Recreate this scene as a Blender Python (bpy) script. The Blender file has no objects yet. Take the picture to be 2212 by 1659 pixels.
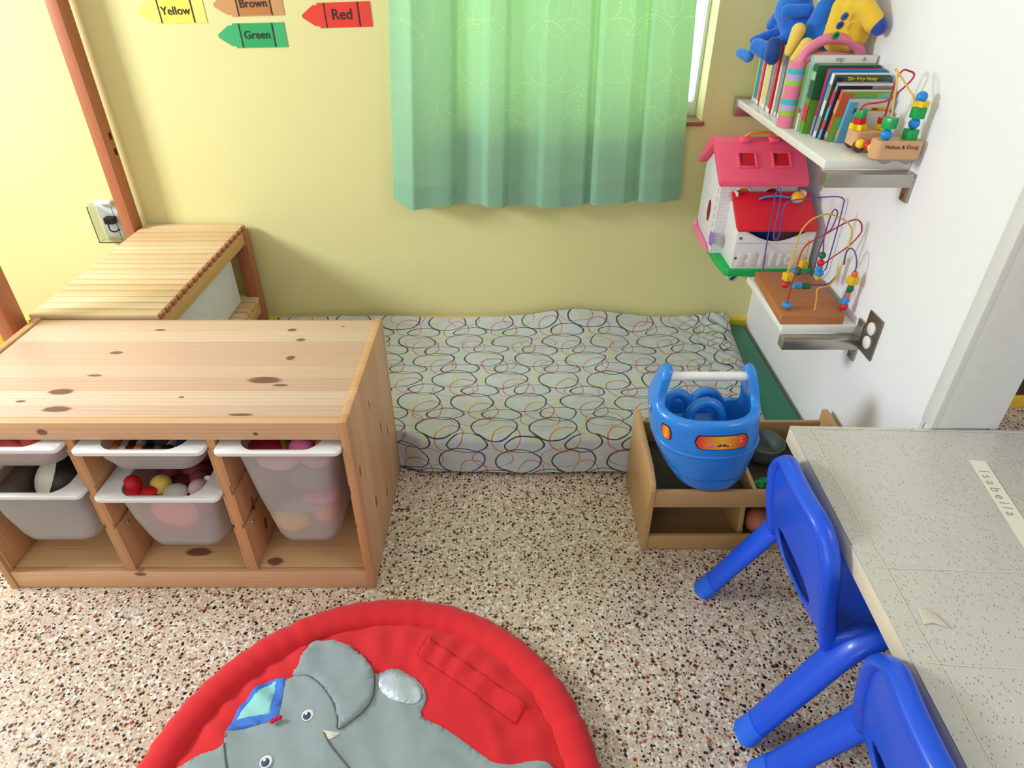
import bpy, bmesh, math, random
from mathutils import Vector, Matrix, Euler, noise
S = bpy.context.scene
C = S.collection
PI = math.pi
random.seed(7)
# ---------------------------------------------------------------- camera
CAMH, FPX, PITCH = 1.36, 1415.0, math.radians(34.1)
SP, CP = math.sin(PITCH), math.cos(PITCH)
cam = bpy.data.objects.new('camera', bpy.data.cameras.new('camera'))
C.objects.link(cam)
cam.location = (0, 0, CAMH)
cam.rotation_euler = (PI/2 - PITCH, 0, 0)
cam.data.sensor_width = 36
cam.data.lens = FPX/2212*36
cam.data.clip_start = .02
S.camera = cam
# ---------------------------------------------------------------- world, daylight, added fill, exposure
w = bpy.data.worlds.new('world'); S.world = w; w.use_nodes = True
w.node_tree.nodes['Background'].inputs[0].default_value = (.95, .98, 1, 1)
w.node_tree.nodes['Background'].inputs[1].default_value = 2.6
S.view_settings.view_transform = 'Standard'
S.view_settings.look = 'None'
S.view_settings.gamma = 1
S.view_settings.exposure = 0.2
def area(name, loc, target, sx, sy, power, col=(1, 1, 1)):
    l = bpy.data.lights.new(name, 'AREA'); l.shape = 'RECTANGLE'; l.size = sx; l.size_y = sy
    l.energy = power; l.color = col
    o = bpy.data.objects.new(name, l); C.objects.link(o); o.location = loc
    o.rotation_euler = (Vector(target)-Vector(loc)).to_track_quat('-Z', 'Y').to_euler()
    return o
area('daylight_left_window', (-2.62, 1.15, 1.58), (.4, 1.15, .75), .6, .5, 53, (.87, .94, 1))
area('rear_fill_light', (-1.5, -2.2, 1.7), (.8, 1.6, .4), 2.2, 1.3, 28, (.86, .93, 1))  # fill lamp added behind the camera to brighten the right wall, no window there
area('daylight_hall', (2.2, -.2, 2.3), (1.6, .9, 0), 1.0, 1.0, 14)
area('daylight_back_window', (.12, 2.85, 1.75), (.1, 2.2, 1.2), 1.0, 1.1, 5, (.98, .99, 1))
# ---------------------------------------------------------------- materials
def lin(c):
    return tuple(((v/255)/12.92 if v/255 <= .04045 else ((v/255+.055)/1.055)**2.4) for v in c)+(1,)
class G:
    """small node graph helper"""
    def __init__(s, name):
        s.m = bpy.data.materials.new(name); s.m.use_nodes = True
        s.t = s.m.node_tree; s.N = s.t.nodes
        s.b = s.N['Principled BSDF']; s.out = s.N['Material Output']
    def n(s, typ, **kw):
        x = s.N.new(typ)
        for k, v in kw.items():
            setattr(x, k, v)
        return x
    def l(s, a, b): s.t.links.new(a, b)
    def m1(s, op, a, b=None, c=None, clamp=False):
        x = s.n('ShaderNodeMath', operation=op); x.use_clamp = clamp
        for i, v in enumerate((a, b, c)):
            if v is None: continue
            if isinstance(v, (int, float)): x.inputs[i].default_value = v
            else: s.l(v, x.inputs[i])
        return x.outputs[0]
    def mix(s, f, a, b):
        x = s.n('ShaderNodeMix', data_type='RGBA')
        for i, v in ((0, f), (6, a), (7, b)):
            if isinstance(v, (int, float)): x.inputs[i].default_value = v
            elif isinstance(v, tuple): x.inputs[i].default_value = v
            else: s.l(v, x.inputs[i])
        return x.outputs[2]
    def coord(s, kind='Object', scale=(1, 1, 1), loc=(0, 0, 0), rot=(0, 0, 0)):
        tc = s.n('ShaderNodeTexCoord'); mp = s.n('ShaderNodeMapping')
        s.l(tc.outputs[kind], mp.inputs[0])
        mp.inputs[1].default_value = loc; mp.inputs[2].default_value = rot; mp.inputs[3].default_value = scale
        return mp.outputs[0]
    def noise(s, v, scale, detail=3, rough=.5):
        x = s.n('ShaderNodeTexNoise'); s.l(v, x.inputs[0])
        x.inputs['Scale'].default_value = scale; x.inputs['Detail'].default_value = detail
        x.inputs['Roughness'].default_value = rough
        return x
    def bump(s, h, strength=.2, dist=.002):
        x = s.n('ShaderNodeBump'); x.inputs['Strength'].default_value = strength
        x.inputs['Distance'].default_value = dist
        s.l(h, x.inputs['Height']); s.l(x.outputs[0], s.b.inputs['Normal'])
    def xyz(s, v):
        x = s.n('ShaderNodeSeparateXYZ'); s.l(v, x.inputs[0]); return x.outputs
    def comb(s, a, b, c=0.0):
        x = s.n('ShaderNodeCombineXYZ')
        for i, v in enumerate((a, b, c)):
            if isinstance(v, (int, float)): x.inputs[i].default_value = v
            else: s.l(v, x.inputs[i])
        return x.outputs[0]
MC = {}
def M(name, col=None, rough=.5, var=.06, scale=25, metal=0, bump=0, bscale=60, coat=0, sheen=0, trans=0, ior=1.45, spec=.5):
    if name in MC: return MC[name]
    g = G(name); v = g.coord()
    nz = g.noise(v, scale)
    c = lin(col); hi = tuple(min(1, k*(1+var)) for k in c[:3])+(1,); lo = tuple(k*(1-var) for k in c[:3])+(1,)
    g.l(g.mix(nz.outputs[0], lo, hi), g.b.inputs['Base Color'])
    g.b.inputs['Roughness'].default_value = rough; g.b.inputs['Metallic'].default_value = metal
    g.b.inputs['Coat Weight'].default_value = coat; g.b.inputs['Sheen Weight'].default_value = sheen
    g.b.inputs['Transmission Weight'].default_value = trans; g.b.inputs['IOR'].default_value = ior
    g.b.inputs['Specular IOR Level'].default_value = spec
    if bump: g.bump(g.noise(v, bscale, 4).outputs[0], bump)
    MC[name] = g.m
    return g.m
def wood(name, light, dark, grain='x', strip='y', width=.08, knots=(), var=.5, rough=.45, knotcol=(104, 62, 48)):
    """pine boards: glued strips running along one axis, fine grain, knots listed as (u, v, ru, rv)"""
    if name in MC: return MC[name]
    g = G(name); tc = g.n('ShaderNodeTexCoord'); o = g.xyz(tc.outputs['Object'])
    ax = {'x': 0, 'y': 1, 'z': 2}
    u, v = o[ax[grain]], o[ax[strip]]
    third = o[[a for a in (0, 1, 2) if a not in (ax[grain], ax[strip])][0]]
    cell = g.m1('FLOOR', g.m1('DIVIDE', v, width))
    wn = g.n('ShaderNodeTexWhiteNoise', noise_dimensions='1D'); g.l(g.m1('ADD', cell, 5.13), wn.inputs['W'])
    base = g.mix(g.m1('MULTIPLY', wn.outputs[0], var), lin(light), lin(dark))
    uu = g.m1('ADD', g.m1('MULTIPLY', u, 1.6), g.m1('MULTIPLY', wn.outputs[0], 9.0))
    vec = g.comb(uu, g.m1('MULTIPLY', v, 26.0), g.m1('MULTIPLY', third, 26.0))
    nz = g.noise(vec, 3.0, 5, .6)
    wv = g.n('ShaderNodeTexWave', wave_type='BANDS', bands_direction='Y'); g.l(vec, wv.inputs[0])
    wv.inputs['Scale'].default_value = 1.1; wv.inputs['Distortion'].default_value = 7; wv.inputs['Detail'].default_value = 2
    f = g.m1('MULTIPLY', g.m1('MULTIPLY', wv.outputs['Fac'], nz.outputs[0]), .46)
    col = g.mix(f, base, lin(tuple(int(k*.86) for k in dark)))
    seam = g.m1('LESS_THAN', g.m1('FRACT', g.m1('DIVIDE', v, width)), .018)
    col = g.mix(g.m1('MULTIPLY', seam, .3), col, lin(tuple(int(k*.7) for k in dark)))
    k0 = None
    wob = g.m1('MULTIPLY', g.m1('SUBTRACT', nz.outputs[0], .5), 1.3)
    for (ku, kv, ru, rv) in knots:
        a = g.m1('DIVIDE', g.m1('SUBTRACT', u, ku), ru); b = g.m1('DIVIDE', g.m1('SUBTRACT', v, kv), rv)
        d = g.m1('ADD', g.m1('SQRT', g.m1('ADD', g.m1('MULTIPLY', a, a), g.m1('MULTIPLY', b, b))), wob)
        e = g.m1('SUBTRACT', 1.35, d, clamp=True)
        k0 = e if k0 is None else g.m1('MAXIMUM', k0, e)
    if k0 is not None:
        col = g.mix(g.m1('MULTIPLY', g.m1('MULTIPLY', k0, 2.5, clamp=True), .9), col, lin(knotcol))
    g.l(col, g.b.inputs['Base Color']); g.b.inputs['Roughness'].default_value = rough
    g.bump(nz.outputs[0], .08)
    MC[name] = g.m
    return g.m
# ---------------------------------------------------------------- geometry helpers
def at(px, py, x=None, y=None, z=None):
    """world point seen at photo pixel (px, py) that lies on the given plane"""
    X = (px-1106)/FPX; U = -(py-829.5)/FPX
    R = Vector((X, CP+U*SP, U*CP-SP))
    if x is not None: t = x/R.x
    elif y is not None: t = y/R.y
    else: t = (z-CAMH)/R.z
    return Vector((0, 0, CAMH))+R*t
def B(): return bmesh.new()
def bx(bm, x0, x1, y0, y1, z0, z1, b=0, mat=None, seg=2):
    r = bmesh.ops.create_cube(bm, size=1)['verts']
    for v in r:
        v.co = Vector((x0+(x1-x0)*(v.co.x+.5), y0+(y1-y0)*(v.co.y+.5), z0+(z1-z0)*(v.co.z+.5)))
    if b:
        es = {e for v in r for e in v.link_edges}
        q = bmesh.ops.bevel(bm, geom=list(es), offset=b, segments=seg, affect='EDGES', profile=.5)
        r = list({v for f in q['faces'] for v in f.verts} | {v for v in r if v.is_valid})
    if mat is not None:
        bmesh.ops.transform(bm, matrix=mat, verts=[v for v in r if v.is_valid])
    return bm
def pr(bm, pts, axis, a, b, bev=0, mat=None):
    """extrude a closed outline along an axis; pts give the two other coordinates in x,y,z order"""
    def mk(p, t):
        if axis == 'x': return (t, p[0], p[1])
        if axis == 'y': return (p[0], t, p[1])
        return (p[0], p[1], t)
    A = [bm.verts.new(mk(p, a)) for p in pts]; D = [bm.verts.new(mk(p, b)) for p in pts]
    n = len(pts); fs = [bm.faces.new(A), bm.faces.new(D[::-1])]
    for i in range(n): fs.append(bm.faces.new((A[i], D[i], D[(i+1) % n], A[(i+1) % n])))
    bmesh.ops.recalc_face_normals(bm, faces=fs)
    vs = A+D
    if bev:
        es = list({e for v in vs for e in v.link_edges})
        q = bmesh.ops.bevel(bm, geom=es, offset=bev, segments=2, affect='EDGES', profile=.5, clamp_overlap=True)
        vs = list({v for f in q['faces'] for v in f.verts} | {v for v in vs if v.is_valid})
    if mat is not None: bmesh.ops.transform(bm, matrix=mat, verts=[v for v in vs if v.is_valid])
    return bm
def smooth_path(pts, k=6, closed=False):
    P = [Vector(p) for p in pts]; n = len(P); out = []
    rng = range(n) if closed else range(n-1)
    for i in rng:
        g = (lambda j: P[j % n]) if closed else (lambda j: P[max(0, min(n-1, j))])
        a, b, c, d = g(i-1), g(i), g(i+1), g(i+2)
        for q in range(k):
            t = q/k
            out.append(.5*((2*b)+(c-a)*t+(2*a-5*b+4*c-d)*t*t+(3*b-a-3*c+d)*t**3))
    if not closed: out.append(P[-1])
    return out
def loft(bm, rings, c0=True, c1=True, closed=True):
    V = [[bm.verts.new(p) for p in r] for r in rings]
    n = len(V[0]); fs = []
    for a, b in zip(V, V[1:]):
        for i in range(n if closed else n-1):
            fs.append(bm.faces.new((a[i], a[(i+1) % n], b[(i+1) % n], b[i])))
    if c0: fs.append(bm.faces.new(V[0][::-1]))
    if c1: fs.append(bm.faces.new(V[-1]))
    bmesh.ops.recalc_face_normals(bm, faces=fs)
    return V
def tube(bm, pts, r, n=8, rb=None, up=(0, 0, 1), closed=False, caps=True):
    """sweep along pts; r a number or a list; rb second radius (oval section, measured along 'up' side)"""
    P = [Vector(p) for p in pts]; rings = []; N = len(P); last = None
    for i, p in enumerate(P):
        if closed: t = P[(i+1) % N]-P[i-1]
        else: t = P[min(N-1, i+1)]-P[max(0, i-1)]
        t.normalize()
        u = Vector(up) if last is None else last
        u = u-t*u.dot(t)
        if u.length < 1e-4: u = Vector((1, 0, 0))-t*t.x
        u.normalize(); s = t.cross(u); last = u.copy()
        ra = r[i] if isinstance(r, (list, tuple)) else r
        rc = ra if rb is None else (rb[i] if isinstance(rb, (list, tuple)) else rb)
        rings.append([p+s*math.cos(2*PI*k/n)*ra+u*math.sin(2*PI*k/n)*rc for k in range(n)])
    if closed: rings.append(rings[0])
    loft(bm, rings, caps and not closed, caps and not closed)
    if closed: bmesh.ops.remove_doubles(bm, verts=bm.verts, dist=1e-6)
    return bm
def lathe(bm, prof, c=(0, 0, 0), n=20, mat=None):
    rings = [[Vector((max(r, 1e-5)*math.cos(2*PI*k/n), max(r, 1e-5)*math.sin(2*PI*k/n), z)) for k in range(n)] for r, z in prof]
    T = Matrix.Translation(Vector(c)) @ (mat if mat is not None else Matrix())
    rings = [[T @ p for p in r] for r in rings]
    loft(bm, rings); return bm
def ell(bm, c, r, rot=None, u=16, v=10):
    if isinstance(r, (int, float)): r = (r, r, r)
    T = Matrix.Translation(Vector(c)) @ (rot.to_matrix().to_4x4() if rot is not None else Matrix()) @ Matrix.Diagonal((*r, 1))
    bmesh.ops.create_uvsphere(bm, u_segments=u, v_segments=v, radius=1, matrix=T); return bm
def capsule(bm, a, b, ra, rb):
    a, b = Vector(a), Vector(b); n = max(2, int((b-a).length/(min(ra, rb)*.45)))
    for i in range(n+1):
        t = i/n; ell(bm, a.lerp(b, t), ra+(rb-ra)*t, u=12, v=8)
def sheet(fn, nu, nv, uvfn=None):
    bm = B(); uv = bm.loops.layers.uv.new('UVMap')
    V = [[bm.verts.new(fn(i/nu, j/nv)) for j in range(nv+1)] for i in range(nu+1)]
    for i in range(nu):
        for j in range(nv):
            f = bm.faces.new((V[i][j], V[i+1][j], V[i+1][j+1], V[i][j+1]))
            for lp, (a, b) in zip(f.loops, ((i, j), (i+1, j), (i+1, j+1), (i, j+1))):
                lp[uv].uv = uvfn(a/nu, b/nv) if uvfn else (a/nu, b/nv)
    return bm
def wm(o):
    m = Matrix()
    while o is not None:
        m = (Matrix.Translation(o.location) @ o.rotation_euler.to_matrix().to_4x4() @ Matrix.Diagonal((*o.scale, 1))) @ m
        o = o.parent
    return m
def props(o, label=None, cat=None, group=None, kind=None):
    if label: o['label'] = label
    if cat: o['category'] = cat
    if group: o['group'] = group
    if kind: o['kind'] = kind
    return o
def obj(name, bm, m, parent=None, sharp=38, local=False):
    me = bpy.data.meshes.new(name)
    if parent is not None and not local:
        bmesh.ops.transform(bm, matrix=wm(parent).inverted(), verts=bm.verts)
    loc = None
    if parent is None and not local:
        xs = [v.co for v in bm.verts]
        loc = Vector(((min(p.x for p in xs)+max(p.x for p in xs))/2, (min(p.y for p in xs)+max(p.y for p in xs))/2, min(p.z for p in xs)))
        bmesh.ops.translate(bm, vec=-loc, verts=bm.verts)
    bm.to_mesh(me); bm.free()
    for p in me.polygons: p.use_smooth = True
    me.set_sharp_from_angle(angle=math.radians(sharp))
    me.materials.append(m)
    o = bpy.data.objects.new(name, me); C.objects.link(o)
    if parent is not None: o.parent = parent
    elif loc is not None: o.location = loc
    return o
def thing(name, label, cat, loc=(0, 0, 0), rotz=0, group=None):
    o = bpy.data.objects.new(name, None); C.objects.link(o); o.empty_display_size = .05
    o.location = loc; o.rotation_euler = (0, 0, rotz)
    return props(o, label, cat, group)
def struct(name, bm, m, parent=None, sharp=38):
    o = obj(name, bm, m, parent, sharp, local=parent is None)
    if parent is None: o['kind'] = 'structure'
    return o
def copytree(o, parent=None):
    c = o.copy(); C.objects.link(c); c.parent = parent
    for ch in list(o.children): copytree(ch, c)
    return c
def textbm(s, size, mat, depth=.0004, spacing=1.0, bold=0.0):
    cu = bpy.data.curves.new('t', 'FONT'); cu.body = s; cu.size = size; cu.extrude = depth
    cu.align_x = 'CENTER'; cu.align_y = 'CENTER'; cu.space_character = spacing; cu.offset = bold
    o = bpy.data.objects.new('t', cu); C.objects.link(o)
    bpy.context.view_layer.update()
    me = bpy.data.meshes.new_from_object(o)
    bm = B(); bm.from_mesh(me); bmesh.ops.transform(bm, matrix=mat, verts=bm.verts)
    bpy.data.objects.remove(o); bpy.data.curves.remove(cu); bpy.data.meshes.remove(me)
    return bm
def rows(x, y, z, t): return Matrix(((x[0], y[0], z[0], t[0]), (x[1], y[1], z[1], t[1]), (x[2], y[2], z[2], t[2]), (0, 0, 0, 1)))
def blobobj(name, bm, m, parent, voxel=.004, smooth=6):
    o = obj(name, bm, m, parent, 180)
    r = o.modifiers.new('r', 'REMESH'); r.mode = 'VOXEL'; r.voxel_size = voxel; r.use_smooth_shade = True
    s = o.modifiers.new('s', 'SMOOTH'); s.factor = .5; s.iterations = smooth
    return o
# ================================================================ THE ROOM
WX, WY = .91, 2.25           # right wall face, back wall face
def wallpaint(name, c1, bump=.12):
    return M(name, c1, rough=.62, var=.025, scale=3, bump=bump, bscale=45)
yellow = wallpaint('yellow_wall_paint', (230, 222, 158))
white_p = wallpaint('white_wall_paint', (244, 243, 250), .05)
def terrazzo():
    g = G('terrazzo'); v = g.coord()
    wn = g.noise(v, 55, 2)
    va = g.n('ShaderNodeVectorMath', operation='SCALE'); g.l(wn.outputs['Color'], va.inputs[0]); va.inputs['Scale'].default_value = .006
    vb = g.n('ShaderNodeVectorMath', operation='ADD'); g.l(v, vb.inputs[0]); g.l(va.outputs[0], vb.inputs[1])
    big = g.noise(v, 2.2, 3)
    col = g.mix(big.outputs[0], lin((208, 192, 172)), lin((220, 200, 188)))
    fine = g.noise(v, 260, 2)
    col = g.mix(g.m1('MULTIPLY', fine.outputs[0], .35), col, lin((176, 152, 126)))
    def layer(col, scale, off, rad, pal, dens):
        o = g.n('ShaderNodeVectorMath', operation='ADD'); g.l(vb.outputs[0], o.inputs[0]); o.inputs[1].default_value = off
        vo = g.n('ShaderNodeTexVoronoi', voronoi_dimensions='2D', distance='MINKOWSKI'); g.l(o.outputs[0], vo.inputs[0])
        vo.inputs['Scale'].default_value = scale; vo.inputs['Exponent'].default_value = 1.4
        sp = g.n('ShaderNodeSeparateColor'); g.l(vo.outputs['Color'], sp.inputs[0])
        r = g.m1('MULTIPLY_ADD', sp.outputs[1], rad*.75, rad*.4)
        inside = g.m1('MULTIPLY', g.m1('LESS_THAN', vo.outputs['Distance'], r), g.m1('LESS_THAN', sp.outputs[2], dens))
        ramp = g.n('ShaderNodeValToRGB'); ramp.color_ramp.interpolation = 'CONSTANT'
        e = ramp.color_ramp.elements
        e[0].position = 0; e[0].color = lin(pal[0][1]); e[1].position = pal[1][0]; e[1].color = lin(pal[1][1])
        for p, c in pal[2:]:
            q = e.new(p); q.color = lin(c)
        g.l(sp.outputs[0], ramp.inputs[0])
        return g.mix(inside, col, ramp.outputs[0])
    col = layer(col, 190, (0, 0, 0), .5, [(0, (226, 214, 196)), (.3, (190, 160, 122)), (.5, (238, 232, 222)), (.68, (150, 118, 88)), (.84, (110, 78, 58)), (.95, (60, 40, 30))], .7)
    col = layer(col, 108, (3.1, 1.7, 0), .52, [(0, (236, 229, 218)), (.3, (214, 190, 158)), (.45, (186, 152, 118)), (.56, (166, 102, 84)), (.63, (130, 116, 106)), (.72, (196, 178, 170)), (.82, (150, 66, 54)), (.87, (62, 40, 30)), (.95, (30, 22, 20))], .55)
    col = layer(col, 118, (7.7, 5.3, 0), .44, [(0, (44, 28, 22)), (.35, (92, 54, 40)), (.55, (240, 234, 226)), (.8, (160, 88, 70)), (.9, (24, 18, 16))], .3)
    g.l(col, g.b.inputs['Base Color']); g.b.inputs['Roughness'].default_value = .27
    g.b.inputs['Specular IOR Level'].default_value = .45
    return g.m
bm = B(); bx(bm, -2.7, 3.2, -2.6, WY+.02, -.06, 0); struct('floor', bm, terrazzo())
# back wall with a window opening
WL, WR, WB, WT = -.29, .618, .87, 2.05
bm = B()
bx(bm, -2.7, WL, WY, WY+.16, 0, 2.6); bx(bm, WR, 1.03, WY, WY+.16, 0, 2.6)
bx(bm, WL, WR, WY, WY+.16, 0, WB); bx(bm, WL, WR, WY, WY+.16, WT, 2.6)
bmesh.ops.remove_doubles(bm, verts=bm.verts, dist=1e-5)
struct('wall_back', bm, yellow)
bm = B(); bx(bm, -2.86, -2.7, -2.6, WY+.16, 0, 2.6); struct('wall_left', bm, yellow)
bm = B(); bx(bm, WX, WX+.12, 1.122, WY, 0, 2.6); struct('wall_right', bm, white_p)
bm = B(); bx(bm, -2.86, 3.2, -2.76, -2.6, 0, 2.6); struct('wall_front', bm, white_p)
bm = B(); bx(bm, 3.2, 3.36, -2.76, WY+.16, 0, 2.6); struct('wall_far_right', bm, white_p)
bm = B(); bx(bm, 1.45, 3.2, 1.88, WY+.16, 0, 2.6); bx(bm, 1.03, 1.45, WY-.1, WY+.16, 0, 2.6); struct('wall_hall', bm, white_p)
bm = B(); bx(bm, -2.86, 3.36, -2.76, WY+.16, 2.6, 2.72); struct('ceiling', bm, M('ceiling_paint', (240, 238, 230), .8))
bm = B(); pr(bm, [(WY, 0), (WY-.012, 0), (WY-.012, .145), (WY-.006, .152), (WY, .152)], 'x', -2.7, WX-.001)
struct('baseboard_back', bm, M('yellow_gloss_paint', (240, 206, 62), .35))
bm = B(); bx(bm, WX-.014, WX, 1.108, 1.145, .494, 2.6, .001); bx(bm, WX, WX+.13, 1.108, 1.1219, .494, 2.6, .001)
bx(bm, WX-.004, WX-.0005, 1.145, 1.155, .0, 2.6)
struct('trim_1', bm, M('white_trim_paint', (222, 222, 222), .45))
# window: frame, mullion, glass, tiled sill
wf = B(); fr = .045
for a in ((WL, WR, WB, WB+fr), (WL, WR, WT-fr, WT), (WL, WL+fr, WB+fr, WT-fr), (WR-.012, WR, WB+fr, WT-fr), (.08, .12, WB+fr, WT-fr)):
    bx(wf, a[0], a[1], WY+.09, WY+.13, a[2], a[3], .003)
win = struct('window_1', wf, M('window_frame_white', (238, 238, 234), .4))
bm = B(); bx(bm, WL+fr, WR-.012, WY+.108, WY+.112, WB+fr, WT-fr)
struct('glass', bm, M('window_glass', (250, 252, 252), .0, 0, trans=1, ior=1.01), win)
bm = B(); bx(bm, WL+.02, WR+.008, WY-.012, WY+.088, WB-.012, WB+.002, .003)
struct('window_sill', bm, M('sill_tile', (150, 108, 84), .3, .2, 18), win)
# low strip and door seen through the opening on the right
bm = B(); bx(bm, 1.46, 3.19, 1.86, 1.8795, .0, .051, .003); struct('baseboard_hall', bm, MC['yellow_gloss_paint'])
bm = B(); bx(bm, 1.5, 2.4, 1.862, 1.8795, .0515, 2.05, .004); bx(bm, 1.6, 2.3, 1.852, 1.862, .25, .95, .004); bx(bm, 1.6, 2.3, 1.852, 1.862, 1.1, 1.9, .004)
struct('door_1', bm, M('dark_brown_door', (84, 62, 48), .5, .15))

# ================================================================ CURTAIN
def rings(g, x, y, sx, sy, rad, w, off, shift=.5, dots=0, wob=None):
    """one layer of tiled rings (optionally dotted); returns a 0/1 mask"""
    a = g.m1('ADD', g.m1('DIVIDE', x, sx), off[0]); b = g.m1('ADD', g.m1('DIVIDE', y, sy), off[1])
    a = g.m1('ADD', a, g.m1('MULTIPLY', g.m1('FLOOR', b), shift))
    fa = g.m1('MULTIPLY', g.m1('SUBTRACT', g.m1('FRACT', a), .5), sx)
    fb = g.m1('MULTIPLY', g.m1('SUBTRACT', g.m1('FRACT', b), .5), sy)
    ra, rb = rad
    u = g.m1('DIVIDE', fa, ra); v = g.m1('DIVIDE', fb, rb)
    d = g.m1('SQRT', g.m1('ADD', g.m1('MULTIPLY', u, u), g.m1('MULTIPLY', v, v)))
    if wob is not None: d = g.m1('ADD', d, wob)
    m = g.m1('LESS_THAN', g.m1('ABSOLUTE', g.m1('SUBTRACT', d, 1.0)), w/((ra+rb)/2))
    if dots:
        th = g.m1('FRACT', g.m1('MULTIPLY', g.m1('ARCTAN2', v, u), dots/(2*PI)))
        m = g.m1('MULTIPLY', m, g.m1('LESS_THAN', th, .42))
    return m
def curtain_mat():
    g = G('green_curtain_fabric'); uv = g.n('ShaderNodeTexCoord').outputs['UV']; s = g.xyz(uv)
    x, y = s[0], s[1]
    ms = [rings(g, x, y, .27, .25, (.062, .062), .0013, (.1, .2), .5, 30),
          rings(g, x, y, .27, .25, (.088, .088), .0013, (.3, .62), .5, 42),
          rings(g, x, y, .31, .29, (.05, .05), .0013, (.7, .45), .37, 26),
          rings(g, x, y, .31, .29, (.100, .100), .0013, (.52, .9), .41, 46),
          rings(g, x, y, .23, .27, (.036, .036), .0013, (.9, .3), .5, 20)]
    k = ms[0]
    for q in ms[1:]: k = g.m1('MAXIMUM', k, q)
    weave = g.noise(uv, 400, 2)
    col = g.mix(weave.outputs[0], lin((158, 206, 180)), lin((176, 220, 196)))
    col = g.mix(g.m1('MULTIPLY', k, .75), col, lin((190, 224, 130)))
    g.l(col, g.b.inputs['Base Color']); g.b.inputs['Roughness'].default_value = .85
    tr = g.n('ShaderNodeBsdfTranslucent'); g.l(g.mix(g.m1('MULTIPLY', k, .8), lin((140, 196, 100)), lin((215, 240, 130))), tr.inputs[0])
    mx = g.n('ShaderNodeMixShader'); mx.inputs[0].default_value = .36
    g.l(g.b.outputs[0], mx.inputs[1]); g.l(tr.outputs[0], mx.inputs[2]); g.l(mx.outputs[0], g.out.inputs[0])
    return g.m
CT = 2.02
PLEAT = [(0, .012), (.075, .062), (.205, .034), (.222, .010), (.31, .022), (.325, .046), (.385, .040), (.40, .018), (.50, .020), (.515, .044), (.575, .046), (.66, .036), (.675, .014), (.70, .042), (.80, .044), (.845, .016), (.86, .040), (.93, .038), (1, .012)]
def cur(u, v):
    zb = .60+.024*(u**.6)+.006*math.sin(u*9)
    if u < .07: zb += .028*(1-u/.07)
    z = zb+(CT-zb)*v
    low = max(0, 1-v*1.15)
    xl = -.405+.07*v*1.5; xr = .572-.075*v
    k = 0
    while k < len(PLEAT)-2 and PLEAT[k+1][0] < u: k += 1
    (u0, d0), (u1, d1) = PLEAT[k], PLEAT[k+1]
    t = (u-u0)/(u1-u0); fold = (d0+(d1-d0)*t)*(1.15-.35*v)
    fold += .0025*math.sin(u*37+v*5)*(1-v)+.0015*noise.noise(Vector((u*12, v*7, 0)))
    xx = xl+(xr-xl)*u
    return (xx, WY-.02-fold-.010*low, z)
bm = sheet(cur, 170, 60, lambda u, v: (u*1.15, v*1.42))
cu = obj('curtain', bm, curtain_mat(), sharp=180)
props(cu, 'green curtain printed with dotted circles hanging over the window', 'curtain')
def hemf(u, v):
    p = Vector(cur(u, v*.052)); p.y -= .0015; return p
bm = sheet(hemf, 170, 3, lambda u, v: (u*1.15, v*.07+5))
obj('hem', bm, cu.data.materials[0], cu, 180)
# curtain rod above the frame of the picture, the curtain hangs from it
rod = thing('curtain_rod', 'white rod carrying the green curtain above the window', 'curtain rod', (.09, WY-.05, CT+.005))
bm = B(); tube(bm, [(-.46, WY-.045, CT+.01), (.64, WY-.045, CT+.01)], .008, 12); obj('pole', bm, MC['window_frame_white'], rod)
for sx in (-.45, .63):
    bm = B(); bx(bm, sx-.008, sx+.008, WY-.05, WY, CT-.01, CT+.03, .002); obj('bracket', bm, MC['window_frame_white'], rod)

# ================================================================ CRAYON SIGNS
dark = M('black_print', (44, 36, 30), .6)
def crayon(word, px0, py0, pw, ph, cols, label, tilt=0, size=.0305):
    """px0,py0: left tip height centre; pw, ph in photo pixels"""
    a = at(px0, py0, y=WY-.001); b = at(px0+pw, py0+tilt, y=WY-.001)
    W = (b-a).length; zdir = (b-a).normalized(); up = Vector((0, 0, 1)); up = (up-zdir*up.dot(zdir)).normalized()
    T = rows(zdir, up, zdir.cross(up), a)
    top = at(px0+pw/2, py0-ph/2, y=WY); bot = at(px0+pw/2, py0+ph/2, y=WY); H = (top-bot).length
    h = H/2
    s = thing('crayon_sign', label, 'sign', a+Vector((W/2, 0, 0)), 0)
    bm = B(); t0 = .0008
    out = [(0, .12*h), (0, -.12*h), (.17*W, -.82*h), (.235*W, -.84*h), (.235*W, -h), (W, -h), (W, h), (.235*W, h), (.235*W, .84*h), (.17*W, .82*h)]
    pr(bm, out, 'z', 0, t0, mat=T); obj('card', bm, cols[0], s)
    bm = B(); pr(bm, [(.345*W, -h*.92), (.80*W, -h*.92), (.80*W, h*.92), (.345*W, h*.92)], 'z', t0+.0001, t0+.0004, mat=T); obj('paper_wrapper', bm, cols[1], s)
    for q in (.325, .81):
        bm = B(); pr(bm, [(q*W, -h*.97), (q*W+.0042, -h*.97), (q*W+.0042, h*.97), (q*W, h*.97)], 'z', t0+.0002, t0+.0008, mat=T); obj('band', bm, dark, s)
    bm = textbm(word, size, T @ Matrix.Translation((.575*W, .02*h, t0+.0014)), .0003, 1.02, .0004); obj('lettering', bm, dark, s, 180)
def two(n, a, b): return (M(n, a, .45, .04), M(n+'_wrapper', b, .45, .04))
crayon('Yellow', 295, 26, 147, 50, two('yellow_card', (248, 232, 120), (248, 228, 92)), 'yellow crayon cutout with the word Yellow on the wall', -3)
crayon('Brown', 461, 11, 149, 52, two('brown_card', (206, 150, 96), (190, 124, 62)), 'brown crayon cutout with the word Brown above the green one', -5)
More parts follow.
